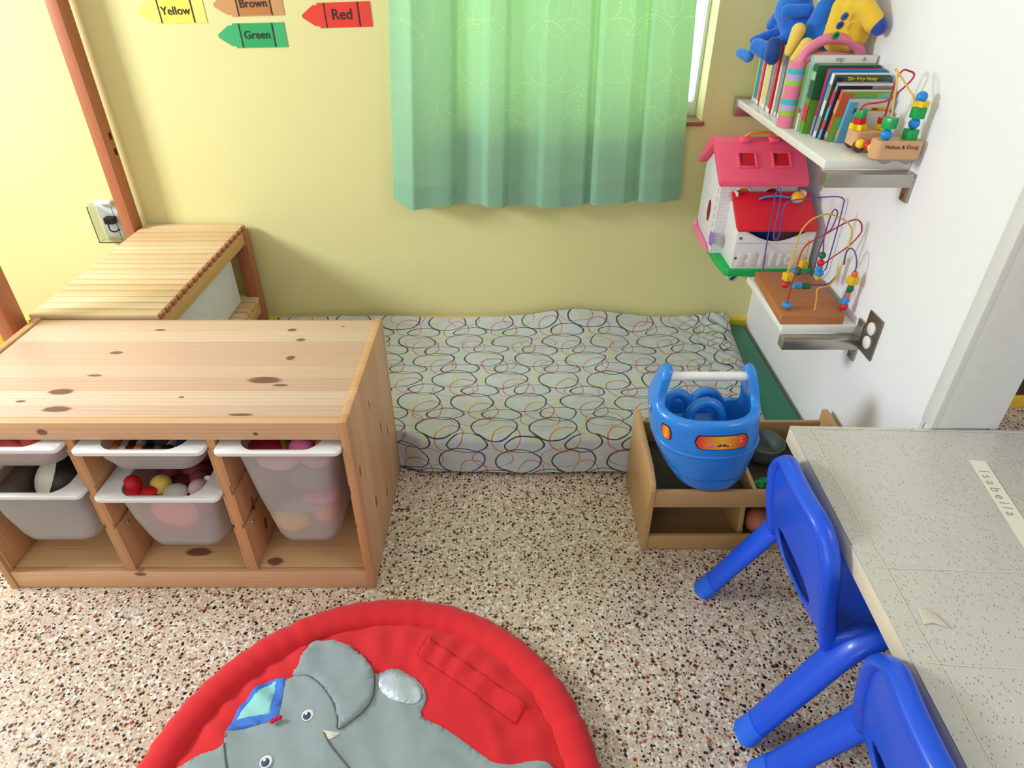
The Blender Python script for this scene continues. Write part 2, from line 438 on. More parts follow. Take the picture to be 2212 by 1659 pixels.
crayon('Green', 472, 78, 146, 52, two('green_card', (62, 176, 112), (40, 166, 92)), 'green crayon cutout with the word Green below the brown one', -3)
crayon('Red', 653, 35, 149, 54, two('red_card', (232, 62, 46), (230, 56, 40)), 'red crayon cutout with the word Red next to the curtain', -5, .040)

# ================================================================ BENCH WITH POSTS
pale = wood('pale_bench_pine', (238, 212, 172), (216, 178, 130), 'x', 'y', .0385, (), .8)
red_w = wood('reddish_bench_pine', (196, 122, 84), (166, 96, 62), 'z', 'x', .12, (), .5)
yel_w = wood('yellowish_bench_pine', (226, 184, 118), (204, 156, 92), 'y', 'z', .12, (), .5)
bn = thing('slatted_bench', 'low slatted pine bench with tall reddish posts beside the yellow wall', 'bench', (-1.11, 1.9, 0))
BZ = .532
bm = B(); n = 18; y0, y1 = 1.552, WY-.016; pit = (y1-y0)/n
for i in range(n):
    bx(bm, -1.292, -.948-.0, y0+i*pit, y0+i*pit+pit-.005, BZ-.016, BZ, .0015)
obj('slatted_top', bm, pale, bn)
bm = B()
for i in range(n): bx(bm, -.9475, -.940, y0+i*pit+.006, y0+i*pit+pit-.0125, BZ-.016, BZ-.001, .001)
obj('slat_ends', bm, red_w, bn)
for x0, x1 in ((-.972, -.944), (-1.30, -1.272)):
    bm = B(); bx(bm, x0, x1, 1.552, WY-.01, BZ-.062, BZ-.0165, .002); obj('side_rail', bm, yel_w, bn)
for x0, x1, ya, yb, zt, nm in ((-.985, -.938, WY-.052, WY-.014, BZ-.0165, 'leg'), (-.985, -.938, 1.552, 1.59, BZ-.0625, 'leg')):
    bm = B(); bx(bm, x0, x1, ya, yb, 0, zt, .002); obj(nm, bm, red_w, bn)
def post(ya, yb, xr):
    bm = B(); bx(bm, xr-.036, xr, ya, yb, 0, 2.35, .002); return obj('post', bm, red_w, bn)
p1 = post(2.165, 2.225, -1.302); p2 = post(1.49, 1.55, -1.302)
for (px, py) in ((238, 294), (250, 328)):
    q = at(px, py, x=-1.302); bm = B(); bx(bm, -1.302, -1.3005, q.y-.006, q.y+.006, q.z-.010, q.z+.010, .0005); obj('bolt_socket', bm, M('socket_black', (26, 20, 16), .7), p1)
bm = B(); bx(bm, -1.30, -.945, 1.556, WY-.02, .225, .245)
for i in range(n): bx(bm, -1.30, -.942, y0+i*pit, y0+i*pit+pit-.006, .245, .262, .0015)
obj('lower_shelf', bm, pale, bn)
bm = B(); bx(bm, -.972, -.942, 1.592, WY-.055, .20, .243, .002); obj('lower_rail', bm, yel_w, bn)
bm = B(); bx(bm, -1.27, -.985, 1.62, 2.15, .2635, .468, .012, seg=3); o = obj('storage_box', bm, M('white_box_plastic', (228, 230, 232), .4))
props(o, 'plain white box standing on the lower shelf of the slatted bench', 'box')
bm = B(); bx(bm, -1.272, -.983, 1.618, 2.152, .455, .4665, .003); obj('lid', bm, MC['white_box_plastic'], o)
# covered wall outlet behind the post
oc = at(243, 476, y=WY)
ou = thing('covered_outlet', 'wall outlet under a clear plastic box with a black plug beside the post', 'outlet', (oc.x, WY, oc.z))
clear = M('clear_plastic', (235, 240, 240), .05, 0, trans=1, ior=1.2)
bm = B(); bx(bm, oc.x-.036, oc.x+.036, WY-.006, WY-.0005, oc.z-.058, oc.z+.058, .002); obj('plate', bm, M('outlet_white', (238, 238, 236), .35), ou)
bm = B()
for a in ((-.043, -.041, -.05, -.006, -.065, .065), (.041, .043, -.05, -.006, -.065, .065), (-.041, .041, -.05, -.048, -.065, .065), (-.041, .041, -.048, -.006, -.065, -.063)):
    bx(bm, oc.x+a[0], oc.x+a[1], WY+a[2], WY+a[3], oc.z+a[4], oc.z+a[5])
obj('clear_cover', bm, clear, ou)
bm = B(); bx(bm, oc.x-.012, oc.x+.022, WY-.034, WY-.0065, oc.z-.004, oc.z+.02, .004)
tube(bm, smooth_path([(oc.x+.0, WY-.03, oc.z), (oc.x+.003, WY-.036, oc.z-.022), (oc.x+.02, WY-.036, oc.z-.028), (oc.x+.034, WY-.03, oc.z-.02)]), .0025)
obj('plug', bm, M('plug_black', (20, 20, 22), .5), ou)
bm = B(); bx(bm, oc.x-.03, oc.x+.03, WY-.03, WY-.006, oc.z+.066, oc.z+.078, .003); obj('cover_latch', bm, MC['outlet_white'], ou)
# ================================================================ TOY STORAGE UNIT
CX0, CX1, CY0, CY1, CZ = -1.268, -.345, 1.086, 1.538, .53
def kn(px, py, ru, rv):       # a knot seen on the top board
    p = at(px, py, z=CZ-.004); return (p.x-CXM, p.y-CYM, ru, rv)
CXM, CYM = (CX0+CX1)/2, (CY0+CY1)/2
L1, D1 = (228, 202, 178), (200, 156, 132)
KN = [kn(132, 846, .022, .010), (kn(123, 884, .026, .009)), kn(45, 867, .010, .004), kn(251, 762, .014, .006), kn(205, 811, .016, .004),
      kn(573, 821, .034, .011), kn(606, 832, .015, .004), kn(631, 713, .010, .006), kn(650, 734, .012, .006), kn(628, 773, .010, .008), kn(346, 713, .012, .004), kn(520, 896, .026, .004), kn(392, 858, .006, .003), kn(741, 705, .004, .003)]
top_w = wood('pine_top_board', L1, D1, 'x', 'y', .0545, KN, 1.0)
fr_w = wood('pine_front_board', (224, 178, 138), (204, 150, 108), 'x', 'z', .2, [(at(83, 919, y=CY0).x-CXM, .502, .010, .007), (at(549, 928, y=CY0).x-CXM, .497, .005, .004), (at(303, 1240, y=CY0).x-CXM, .052, .014, .006)], .4)
sd_w = wood('pine_side_panel', (222, 176, 130), (196, 144, 98), 'z', 'y', .05, [(.18, -.1, .018, .007), (.30, .05, .02, .005), (.36, -.19, .012, .006), (.24, .12, .02, .006), (.10, .02, .016, .006), (.43, -.03, .012, .004)], .9)
in_w = wood('pine_inner_board', (214, 160, 112), (190, 132, 86), 'z', 'y', .07, [(.12, -.12, .016, .008), (.22, -.15, .02, .006)], .6)
bo_w = wood('pine_bottom_shelf', (224, 180, 134), (206, 156, 110), 'x', 'y', .07, [(at(430, 1192, z=.06).x-CXM, at(430, 1192, z=.06).y-CYM, .03, .012), (at(595, 1212, z=.06).x-CXM, at(595, 1212, z=.06).y-CYM, .018, .012)], .5)
su = thing('toy_storage_unit', 'low pine storage unit full of white plastic toy bins', 'storage unit', (CXM, CYM, 0))
PT = .018
bm = B(); bx(bm, CX0+PT+.0005, CX1-PT-.0005, CY0+.021, CY1-.002, CZ-.026, CZ-.004, .001); obj('top_board', bm, top_w, su)
bm = B(); bx(bm, CX0+PT+.0005, CX1-PT-.0005, CY0, CY0+.0205, .481, CZ-.004, .0015); obj('front_rail', bm, fr_w, su)
for x0 in (CX0, CX1-PT):
    bm = B(); bx(bm, x0, x0+PT, CY0-.003, CY1, 0, CZ, .0015); obj('side_panel', bm, sd_w, su)
bm = B(); bx(bm, CX0+PT+.0005, CX1-PT-.0005, CY0+.0005, CY0+.018, 0, .059, .0015); obj('plinth', bm, fr_w, su)
bm = B(); bx(bm, CX0+PT+.0005, CX1-PT-.0005, CY0+.0185, CY1-.012, .045, .06, .001); obj('bottom_shelf', bm, bo_w, su)
bm = B(); bx(bm, CX0+PT+.0005, CX1-PT-.0005, CY1-.0115, CY1-.005, .02, .50, 0); obj('back_panel', bm, in_w, su)
DX = (-.950, -.646)
rail_z = (.455, .335, .215)
for dx in DX:
    bm = B(); bx(bm, dx-.0085, dx+.0085, CY0+.006, CY1-.014, .0605, .4805, .001)
    d = obj('divider', bm, in_w, su)
    for sgn in (-1, 1):
        bm = B(); zs = (.0605, .206, .219, .328, .341, .447)
        for za, zb in ((.0605, .207), (.2205, .314), (.342, .449), (.4745, .4805)):
            x0 = dx+sgn*.0085; x1 = dx+sgn*.0135
            bx(bm, min(x0, x1), max(x0, x1), CY0+.006, CY1-.02, za, zb, .0012)
        obj('runner_strip', bm, in_w, d)
        bm = B()
        for zz in (.185,): lathe(bm, [(0, 0), (.0045, 0), (.0035, .0015), (0, .0018)], (dx+sgn*.0135, CY0+.05, zz), 10, Matrix.Rotation(sgn*PI/2, 4, 'Y'))
        obj('screw', bm, M('screw_steel', (190, 188, 184), .3, metal=1), d)
for x0, sgn in ((CX0+PT, 1), (CX1-PT, -1)):
    bm = B()
    for za, zb in ((.0605, .207), (.2205, .314), (.342, .449), (.4745, .4805)):
        x1 = x0+sgn*.005; bx(bm, min(x0, x1), max(x0, x1), CY0+.006, CY1-.02, za, zb, .0012)
    obj('runner_strip', bm, in_w, su)

def bin_mat():
    g = G('frosted_bin_plastic'); v = g.coord(); nz = g.noise(v, 9, 3)
    g.l(g.mix(nz.outputs[0], lin((244, 242, 242)), lin((252, 250, 250))), g.b.inputs['Base Color']); g.b.inputs['Roughness'].default_value = .38
    rf = g.n('ShaderNodeBsdfRefraction'); rf.inputs['IOR'].default_value = 1.12; rf.inputs['Roughness'].default_value = .30; rf.inputs[0].default_value = (.97, .97, .97, 1)
    tl = g.n('ShaderNodeBsdfTranslucent'); tl.inputs[0].default_value = (.9, .9, .9, 1)
    a = g.n('ShaderNodeMixShader'); a.inputs[0].default_value = .38; g.l(g.b.outputs[0], a.inputs[1]); g.l(tl.outputs[0], a.inputs[2])
    b = g.n('ShaderNodeMixShader'); b.inputs[0].default_value = .44; g.l(a.outputs[0], b.inputs[1]); g.l(rf.outputs[0], b.inputs[2])
    g.l(b.outputs[0], g.out.inputs[0]); return g.m
binm = bin_mat(); rimm = M('white_bin_rim', (240, 240, 242), .35)
def rrect(x0, x1, y0, y1, r, z, n=6, dipf=None):
    pts = []
    for cx, cy, a0 in ((x1-r, y0+r, -90), (x1-r, y1-r, 0), (x0+r, y1-r, 90), (x0+r, y0+r, 180)):
        for k in range(n+1):
            a = math.radians(a0+90*k/n); pts.append(Vector((cx+r*math.cos(a), cy+r*math.sin(a), z)))
    return pts
def make_bin(xa, xb, yf, zr, h, label):
    """xa..xb outer rim, yf front of the rim, zr top of the rim, h height of the tub"""
    t = thing('toy_bin', label, 'toy bin', ((xa+xb)/2, yf+.2, zr-h), group=None)
    yb = CY1-.03; bm = B(); e = .028
    k = h*.09
    O = [rrect(xa+e, xb-e, yf+.022, yb-.01, .035, zr-.010), rrect(xa+e+k*.5, xb-e-k*.5, yf+.022+k*.4, yb-.01-k*.4, .035, zr-h*.5),
         rrect(xa+e+k, xb-e-k, yf+.024+k*.8, yb-.01-k*.8, .04, zr-h+.03), rrect(xa+e+k+.007, xb-e-k-.007, yf+.03+k*.8, yb-.016-k*.8, .038, zr-h+.010),
         rrect(xa+e+k+.022, xb-e-k-.022, yf+.046+k*.8, yb-.03-k*.8, .03, zr-h)]
    loft(bm, O, False, True); obj('tub', bm, binm, t, 60)
    bm = B()
    op = rrect(xa+.046, xb-.046, yf+.0075, yb-.022, .045, zr)
    loft(bm, [rrect(xa+e+.003, xb-e-.003, yf+.023, yb-.012, .033, zr-.010), rrect(xa+.003, xb-.003, yf+.002, yb+.002, .012, zr-.012), rrect(xa, xb, yf, yb+.005, .014, zr-.009), rrect(xa, xb, yf, yb+.005, .014, zr-.002), rrect(xa+.002, xb-.002, yf+.002, yb+.003, .013, zr), op,
              [p+Vector((0, 0, -.006)) for p in rrect(xa+.045, xb-.045, yf+.009, yb-.022, .043, zr)]], False, False)
    obj('rim', bm, rimm, t, 40)
    return t
make_bin(-1.242, -.9595, 1.064, .472, .085, 'shallow frosted bin in the top left slot holding pink things')
make_bin(-1.242, -.9595, 1.064, .338, .195, 'deep frosted bin in the lower left slot with a black and white ball')
make_bin(-.937, -.6555, 1.064, .465, .088, 'shallow frosted bin with small figures, top slot of the middle column')
make_bin(-.937, -.6555, 1.064, .329, .205, 'frosted bin with a small yellow ball, below the shallow one in the middle')
make_bin(-.635, -.3645, 1.064, .464, .335, 'tallest frosted bin in the right column with pink and red plush toys')
# toys in the bins --------------------------------------------------------
def T(name, label, cat, fn, m, group=None, blob=False, sharp=60):
    bm = B(); fn(bm)
    o = blobobj(name, bm, m, None, .004, 3) if blob else obj(name, bm, m, sharp=sharp)
    return props(o, label, cat, group)
red = M('toy_red', (206, 26, 40), .5); pink = M('toy_pink', (240, 120, 176), .6); blk = M('toy_black', (24, 22, 24), .6)
wht = M('toy_white', (232, 228, 220), .6, bump=.1); ylw = M('toy_yellow', (226, 196, 96), .6, bump=.2); navy = M('toy_navy', (34, 46, 92), .6); orn = M('toy_orange', (232, 140, 70), .5)
mar = M('toy_maroon', (110, 24, 44), .7); gry = M('toy_grey', (150, 156, 160), .6); lpk = M('toy_pale_pink', (232, 190, 200), .6); grn = M('toy_green', (30, 150, 70), .35)
# middle lower bin: rim z .329, visible slot py 1030..1062
def mp(px, py, y): return at(px, py, y=y)
def ballat(px, py, y, r, name, label, cat, m, sc=(1, 1, 1), **k):
    c = mp(px, py, y); return T(name, label, cat, lambda bm: ell(bm, c, (r*sc[0], r*sc[1], r*sc[2]), u=20, v=12), m, **k)
ballat(348, 1046, 1.15, .024, 'toy_ball', 'small yellow ball lying on top in the middle bin', 'ball', ylw)
ballat(287, 1050, 1.13, .024, 'soft_toy', 'red soft toy at the left end of the middle lower bin', 'soft toy', red, (.8, 1, 1.2))
ballat(321, 1062, 1.12, .016, 'toy_bead', 'flat red toy piece left of the small yellow ball', 'toy', red, (1.2, 1, .7))
ballat(380, 1062, 1.13, .024, 'toy_egg', 'pale grey egg shaped toy right of the small yellow ball', 'toy', M('toy_pale', (208, 214, 204), .5), (1.2, 1, .7))
ballat(428, 1053, 1.14, .024, 'plush_toy', 'pale pink plush toy in the middle lower bin', 'plush toy', lpk, (.9, 1, .8))
ballat(398, 1040, 1.18, .026, 'doll_dress', 'dark maroon doll clothes in the middle lower bin', 'doll clothes', mar, (1.6, 1, .6))
ballat(452, 1036, 1.16, .016, 'fabric_tag', 'white square scrap at the right end of the middle lower bin', 'scrap', wht, (.8, .3, .8))
T('toy_heap', 'mixed toys filling the middle lower bin under the yellow ball', 'toys', lambda bm: [ell(bm, (-.79+random.uniform(-.07, .07), 1.2+random.uniform(-.06, .1), .22+random.uniform(-.04, .055)), random.uniform(.025, .04)) for _ in range(22)], M('toy_heap_mix', (150, 66, 84), .7, .5, 14))['kind'] = 'stuff'
T('stuffed_heart', 'red stuffed toy seen through the frosted middle lower bin', 'stuffed toy', lambda bm: ell(bm, (-.80, 1.128, .24), (.055, .014, .05)), M('toy_rose', (236, 120, 140), .6))
# middle upper bin: small figures
for k, (px, m, lab) in enumerate(((250, orn, 'orange'), (268, wht, 'white'), (283, mar, 'maroon'), (300, wht, 'white-capped'), (322, navy, 'navy'), (342, M('toy_brown', (120, 70, 50), .6), 'brown'), (366, wht, 'black and white'), (392, M('toy_blue', (50, 90, 160), .6), 'blue'), (424, M('toy_wine', (130, 40, 50), .6), 'wine red'))):
    c = mp(px, 966, 1.13); f = thing('toy_figure', lab+' toy figure lying in the top middle bin', 'toy figure', c)
    bm = B(); tube(bm, [c+Vector((-.008, .03, -.012)), c+Vector((.0, .01, -.004)), c+Vector((.004, -.004, .0))], [.013, .014, .009], 10); obj('body', bm, m, f, 60)
    bm = B(); ell(bm, c+Vector((.006, -.012, .004)), .011); obj('head', bm, blk if k in (6, 4) else (orn if k % 3 == 0 else m), f, 60)
T('figure_heap', 'more toys under the small figures in the top middle bin', 'toys', lambda bm: [ell(bm, (-.79+random.uniform(-.08, .08), 1.24+random.uniform(-.1, .12), .415+random.uniform(-.012, .012)), random.uniform(.018, .025)) for _ in range(26)], M('figure_heap_mix', (70, 54, 60), .7, .6, 20))['kind'] = 'stuff'
# left lower bin: a black and white ball; left upper: pink things
def sball():
    g = G('soccer_ball_skin'); v = g.coord(); vo = g.n('ShaderNodeTexVoronoi', feature='F1'); g.l(v, vo.inputs[0]); vo.inputs['Scale'].default_value = 11
    sp = g.n('ShaderNodeSeparateColor'); g.l(vo.outputs['Color'], sp.inputs[0])
    g.l(g.mix(g.m1('LESS_THAN', sp.outputs[0], .42), lin((232, 232, 224)), lin((18, 18, 20))), g.b.inputs['Base Color']); g.b.inputs['Roughness'].default_value = .4; return g.m
T('play_ball', 'black and white ball in the lower left bin', 'ball', lambda bm: ell(bm, (-1.075, 1.19, .272), .072, u=28, v=18), sball())
T('crate_toy', 'dark brown boxy toy at the left of the black and white ball', 'toy', lambda bm: bx(bm, -1.192, -1.152, 1.12, 1.25, .25, .318, .008), M('toy_dark_brown', (92, 76, 70), .7))
T('pink_cloth', 'coral pink cloth seen through the top left bin', 'cloth', lambda bm: [ell(bm, (-1.175+.036*k, 1.118+.01*(k % 2), .437), (.026, .012, .018)) for k in range(5)], M('cloth_coral', (240, 110, 104), .7))
# right tall bin
ballat(574, 963, 1.13, .03, 'soft_toy', 'dark red soft toy at the back of the tallest bin', 'soft toy', M('toy_dark_red', (150, 14, 34), .7), (1.3, 1, .6))
ballat(609, 964, 1.14, .02, 'toy_ball', 'olive green ball beside the dark red toy in the tallest bin', 'ball', M('toy_olive', (130, 120, 40), .6))
ballat(650, 963, 1.12, .022, 'plush_toy', 'bright pink plush at the top of the tallest bin', 'plush toy', pink, (1.2, 1, .8))
ballat(700, 965, 1.13, .022, 'rag_doll', 'small orange-pink doll part at the right of the tallest bin', 'doll', M('toy_skin', (220, 140, 110), .6))
for x_, z_, rx, rz, m, lab in ((-.535, .195, .045, .035, M('toy_gold', (236, 190, 70), .6), 'yellow banana-shaped'), (-.50, .245, .06, .022, gry, 'grey'), (-.455, .27, .045, .014, pink, 'pink'), (-.47, .33, .05, .035, M('toy_slate', (110, 112, 130), .6), 'slate grey'), (-.455, .22, .025, .03, orn, 'orange'), (-.53, .385, .05, .028, lpk, 'pale pink'), (-.445, .39, .036, .026, M('toy_lilac', (190, 150, 180), .6), 'lilac')):
    T('plush_toy', lab+' plush toy seen blurred through the tallest bin', 'plush toy', lambda bm: ell(bm, (x_, 1.148, z_), (rx, .03, rz)), m)

# ================================================================ MATTRESS AND BLANKET
MZ = .135
bm = B(); bx(bm, -.925, .897, 1.541, 2.232, .001, MZ, .022, seg=4)
mt = obj('floor_mattress', bm, M('green_vinyl', (30, 118, 92), .42, .08, 12, bump=.25, bscale=22)); props(mt, 'green vinyl mattress lying on the floor along the yellow wall', 'mattress')
def blanket_mat():
    g = G('ring_print_fleece'); uv = g.n('ShaderNodeTexCoord').outputs['UV']
    wb = g.noise(uv, 7, 2); wv = g.n('ShaderNodeVectorMath', operation='SCALE'); g.l(wb.outputs['Color'], wv.inputs[0]); wv.inputs['Scale'].default_value = .045
    ad = g.n('ShaderNodeVectorMath', operation='ADD'); g.l(uv, ad.inputs[0]); g.l(wv.outputs[0], ad.inputs[1]); s = g.xyz(ad.outputs[0]); x, y = s[0], s[1]
    col = g.mix(g.noise(uv, 30, 4).outputs[0], lin((176, 184, 188)), lin((206, 212, 214)))
    yl = g.m1('MAXIMUM', rings(g, x, y, .175, .15, (.048, .05), .0022, (.2, .1), .45), rings(g, x, y, .2, .17, (.045, .035), .0018, (.6, .55), .35))
    rd = g.m1('MAXIMUM', rings(g, x, y, .175, .142, (.044, .052), .0018, (.78, .35), .45), rings(g, x, y, .21, .17, (.06, .04), .0013, (.3, .0), .35))
    bk = g.m1('MAXIMUM', rings(g, x, y, .175, .142, (.070, .053), .0022, (.0, .0), .45), rings(g, x, y, .175, .142, (.060, .033), .0022, (.45, .5), .45))
    col = g.mix(g.m1('MULTIPLY', yl, .85), col, lin((200, 206, 92)))
    col = g.mix(g.m1('MULTIPLY', rd, .85), col, lin((196, 62, 70)))
    col = g.mix(g.m1('MULTIPLY', bk, .95), col, lin((34, 34, 42)))
    g.l(col, g.b.inputs['Base Color']); g.b.inputs['Roughness'].default_value = .95; g.b.inputs['Sheen Weight'].default_value = .3
    g.bump(g.noise(uv, 60, 5, .7).outputs[0], .5, .003); return g.m
def blk_pt(u, v):
    # v: 0 front hem at the floor -> 1 back edge at the wall
    s = v*.93; drop = .135; r = .03
    xr = .76+.07*v
    x = -.90+(xr+.90)*u
    nz = noise.noise(Vector((x*5, s*6, 1.3)))*.010+noise.noise(Vector((x*14, s*12, 4)))*.004
    right = max(0, (x-.45)/.38)
    wr = right*right*math.sin((x*1.3+s*1.1)*46)*.016*(.3+v)
    if s < drop-r+.02:
        z = .012+s*.93; y = 1.514-.004*math.sin(x*11+1)*(1-s/drop)-.004+nz*.5
    elif s < drop+.02:
        a = (s-(drop-r+.02))/r; a2 = a*PI/2
        z = .012+(drop-r+.02)*.93+math.sin(a2)*r*.7+nz*.5; y = 1.514-.004+(1-math.cos(a2))*r*.8+nz*.3
    else:
        q = s-(drop+.02); y = 1.53+q*(2.226-1.53)/(.93-drop-.02); z = MZ+.013+nz*min(1, q*8)+abs(wr)*min(1, (1-u)/.03+.15)
        z = max(z, MZ+.004)
        if v > .9: z += (v-.9)/.1*(.02+.022*math.exp(-((x-.25)/.22)**2)+.004*math.sin(x*9))
    if u > .985: z = max(z-.01*(u-.985)/.015, MZ+.002) if s > drop+.02 else z
    if x < -.27: y = y+(max(y, 1.5395)-y)*min(1, (-.27-x)/.065)
    return (x, y, z)
bm = sheet(blk_pt, 240, 150, lambda u, v: (u*1.7, v*.93))
bl = obj('blanket', bm, blanket_mat(), sharp=180); props(bl, 'grey fleece blanket printed with black, red and yellow rings over the mattress', 'blanket')

# ================================================================ ROUND PLAY MAT
MCX, MCY, MR = -.277, .5715, .452
redf = M('red_mat_cotton', (216, 30, 40), .85, .06, 30, bump=.5, bscale=28, sheen=.2)
pm = thing('round_play_mat', 'round red padded play mat with a grey elephant on the floor', 'play mat', (MCX, MCY, 0))
bm = B(); NR = 220; rg = []
for k in range(NR):
    a = 2*PI*k/NR; pk = .0032*abs(math.sin(a*23+1.5*math.sin(a*7)))**.4+.0015*math.sin(a*61)
    rg.append((a, .031+pk))
rings_ = []
for a, rr in rg:
    c_ = Vector((MCX+math.cos(a)*(MR-.033), MCY+math.sin(a)*(MR-.033), .0265)); d = Vector((math.cos(a), math.sin(a), 0))
    rings_.append([c_+d*math.cos(q*2*PI/14)*rr*1.05+Vector((0, 0, 1))*math.sin(q*2*PI/14)*rr*.80 for q in range(14)])
rings_.append(rings_[0]); loft(bm, rings_, False, False); bmesh.ops.remove_doubles(bm, verts=bm.verts, dist=1e-6)
obj('padded_rim', bm, redf, pm, 180)
def mz(x, y):
    r = math.hypot(x-MCX, y-MCY); a = math.atan2(y-MCY, x-MCX)
    e = max(0, min(1, (MR-.05-r)/.05)); edge = max(0, min(1, (r-.25)/.15))
    return .024+.010*e+.0065*edge*e*math.sin(a*34+2*math.sin(a*5))+noise.noise(Vector((x*9, y*9, 0)))*.006*e+noise.noise(Vector((x*26, y*26, 3)))*.002*e+(.5-abs(noise.noise(Vector((x*13+y*4, y*5, 8)))))*.010*e
bm = B(); rings_ = []
for j in range(40):
    r = .001+(MR-.052)*j/39
    rings_.append([Vector((MCX+math.cos(2*PI*k/160)*r, MCY+math.sin(2*PI*k/160)*r, 0)) for k in range(160)])
for r_ in rings_:
    for p in r_: p.z = mz(p.x, p.y)
loft(bm, rings_, True, False); obj('quilted_top', bm, redf, pm, 180)
def zp(zx, zy): return at(300+.4702*zx, 1280+.4702*zy, z=.034)
def patch(name, pts, m, parent, h=.002, k=5, smooth=True, lift=0.0, sharp=180, grid=.012):
    P = [zp(*p) for p in pts]
    if smooth: P = smooth_path([(p.x, p.y, 0) for p in P], k, True)
    else:
        Q = []
        for i in range(len(P)):
            a, b = P[i], P[(i+1) % len(P)]; n_ = max(1, int((b-a).length/.012))
            Q += [a.lerp(b, t/n_) for t in range(n_)]
        P = Q
    P = [p for p in P if math.hypot(p.x-MCX, p.y-MCY) < MR]
    bm = B(); f = bm.faces.new([bm.verts.new((p.x, p.y, 0)) for p in P])
    bmesh.ops.triangulate(bm, faces=[f])
    for ax_, lo_, hi_ in (((1, 0, 0), min(p.x for p in P), max(p.x for p in P)), ((0, 1, 0), min(p.y for p in P), max(p.y for p in P))):
        q = lo_+grid
        while q < hi_:
            co = (q, 0, 0) if ax_[0] else (0, q, 0)
            bmesh.ops.bisect_plane(bm, geom=bm.verts[:]+bm.edges[:]+bm.faces[:], plane_co=co, plane_no=ax_); q += grid
    bmesh.ops.recalc_face_normals(bm, faces=bm.faces)
    if bm.faces[:] and bm.faces[:][0].normal.z < 0: bmesh.ops.reverse_faces(bm, faces=bm.faces)
    edge = {v for e in bm.edges if e.is_boundary for v in e.verts}
    for v in bm.verts: v.co.z = mz(v.co.x, v.co.y)+lift+(h if v not in edge else .0004)
    return obj(name, bm, m, parent, sharp)
felt = M('grey_elephant_plush', (146, 160, 164), .95, .09, 40, bump=.5, bscale=30, sheen=.4)
el = patch('elephant', [(100, 860), (215, 790), (290, 745), (385, 705), (405, 640), (470, 520), (560, 430), (600, 405), (670, 400), (705, 388), (740, 330), (780, 255), (830, 224), (900, 228), (970, 250), (1040, 310), (1082, 375), (1150, 358), (1210, 360), (1270, 395), (1310, 440), (1320, 490), (1300, 570), (1400, 625), (1500, 690), (1580, 750), (1640, 790), (1720, 795), (1800, 780), (1900, 806), (1960, 950), (1800, 1200), (1300, 1350), (700, 1350), (200, 1150)], felt, pm, .004, 4)
patch('ear', [(705, 385), (740, 330), (780, 255), (830, 224), (900, 228), (970, 250), (1040, 310), (1082, 385), (1080, 480), (1040, 550), (980, 605), (918, 642), (915, 590), (890, 510), (830, 430), (770, 392)], felt, el, .009, 4, lift=.003)
th = B()
for pth in ([(705, 385), (770, 390), (830, 430), (890, 510), (915, 590), (918, 640), (980, 603), (1040, 550), (1080, 480), (1085, 385)], [(395, 700), (400, 760), (410, 830)], [(855, 660), (880, 710), (930, 770), (980, 830)]):
    P = smooth_path([zp(*p) for p in pth], 6)
    tube(th, [Vector((p.x, p.y, mz(p.x, p.y)+.0062)) for p in P], .0013, 6)
obj('stitched_seam', th, M('dark_grey_thread', (92, 100, 104), .9), el)
blu = M('blue_ribbon', (60, 120, 214), .7); teal = M('teal_cloth', (150, 214, 214), .8, .15, 20)
hat = patch('hat', [(405, 640), (470, 520), (560, 430), (600, 405), (676, 398), (640, 592)], blu, pm, .003, smooth=False, lift=.0045)
patch('hat_panel', [(450, 590), (500, 520), (580, 440), (636, 406), (604, 563)], teal, hat, .002, smooth=False, lift=.0070)
p = zp(637, 600); bm = B()
for q in ((0, 0), (-.006, -.004), (.006, .003)): ell(bm, (p.x+q[0], p.y+q[1], mz(p.x, p.y)+.012), (.006, .005, .004))
obj('red_knot', bm, M('red_knot', (196, 24, 50), .8), hat)
for (ex, ey) in ((780, 577), (588, 785)):
    p = zp(ex, ey); zz = mz(p.x, p.y)+.0062
    bm = B(); ell(bm, (p.x, p.y, zz), (.0125, .0125, .0022)); e = obj('eye', bm, M('eye_white', (232, 236, 236), .5), el)
    bm = B(); ell(bm, (p.x-.001, p.y-.002, zz+.0015), (.0085, .0085, .0016)); obj('iris', bm, M('eye_blue_grey', (60, 76, 110), .4), e)
    bm = B(); ell(bm, (p.x-.003, p.y+.002, zz+.003), (.003, .003, .0008)); obj('glint', bm, MC['eye_white'], e)
patch('tusk', [(850, 648), (930, 655), (900, 680), (872, 692)], M('tusk_cream', (226, 220, 206), .7), el, .003, smooth=False, lift=.0045)
sil = M('silver_satin', (196, 208, 220), .33, .2, 30, metal=.25, bump=.9, bscale=28)
a0 = math.radians(25); patch('satin_pad', [(1200+math.cos(t)*105*math.cos(a0)-math.sin(t)*66*math.sin(a0), 445+math.cos(t)*105*math.sin(a0)+math.sin(t)*66*math.cos(a0)) for t in [k*PI/8 for k in range(16)]], sil, el, .004, 3, lift=.0045)
patch('fabric_patch', [(1330, 215), (1780, 520), (1730, 600), (1280, 290)], redf, pm, .0025, smooth=False, lift=.0012, sharp=20)
bm = B(); P = [zp(*p) for p in ((1330, 215), (1780, 520), (1730, 600), (1280, 290), (1330, 215))]; Q = []
for a, b in zip(P, P[1:]): Q += [a.lerp(b, t/10) for t in range(10)]
tube(bm, [Vector((p.x, p.y, mz(p.x, p.y)+.0018)) for p in Q+[P[-1]]], .0008, 6); obj('patch_stitching', bm, M('deep_red_thread', (170, 24, 36), .9), pm)
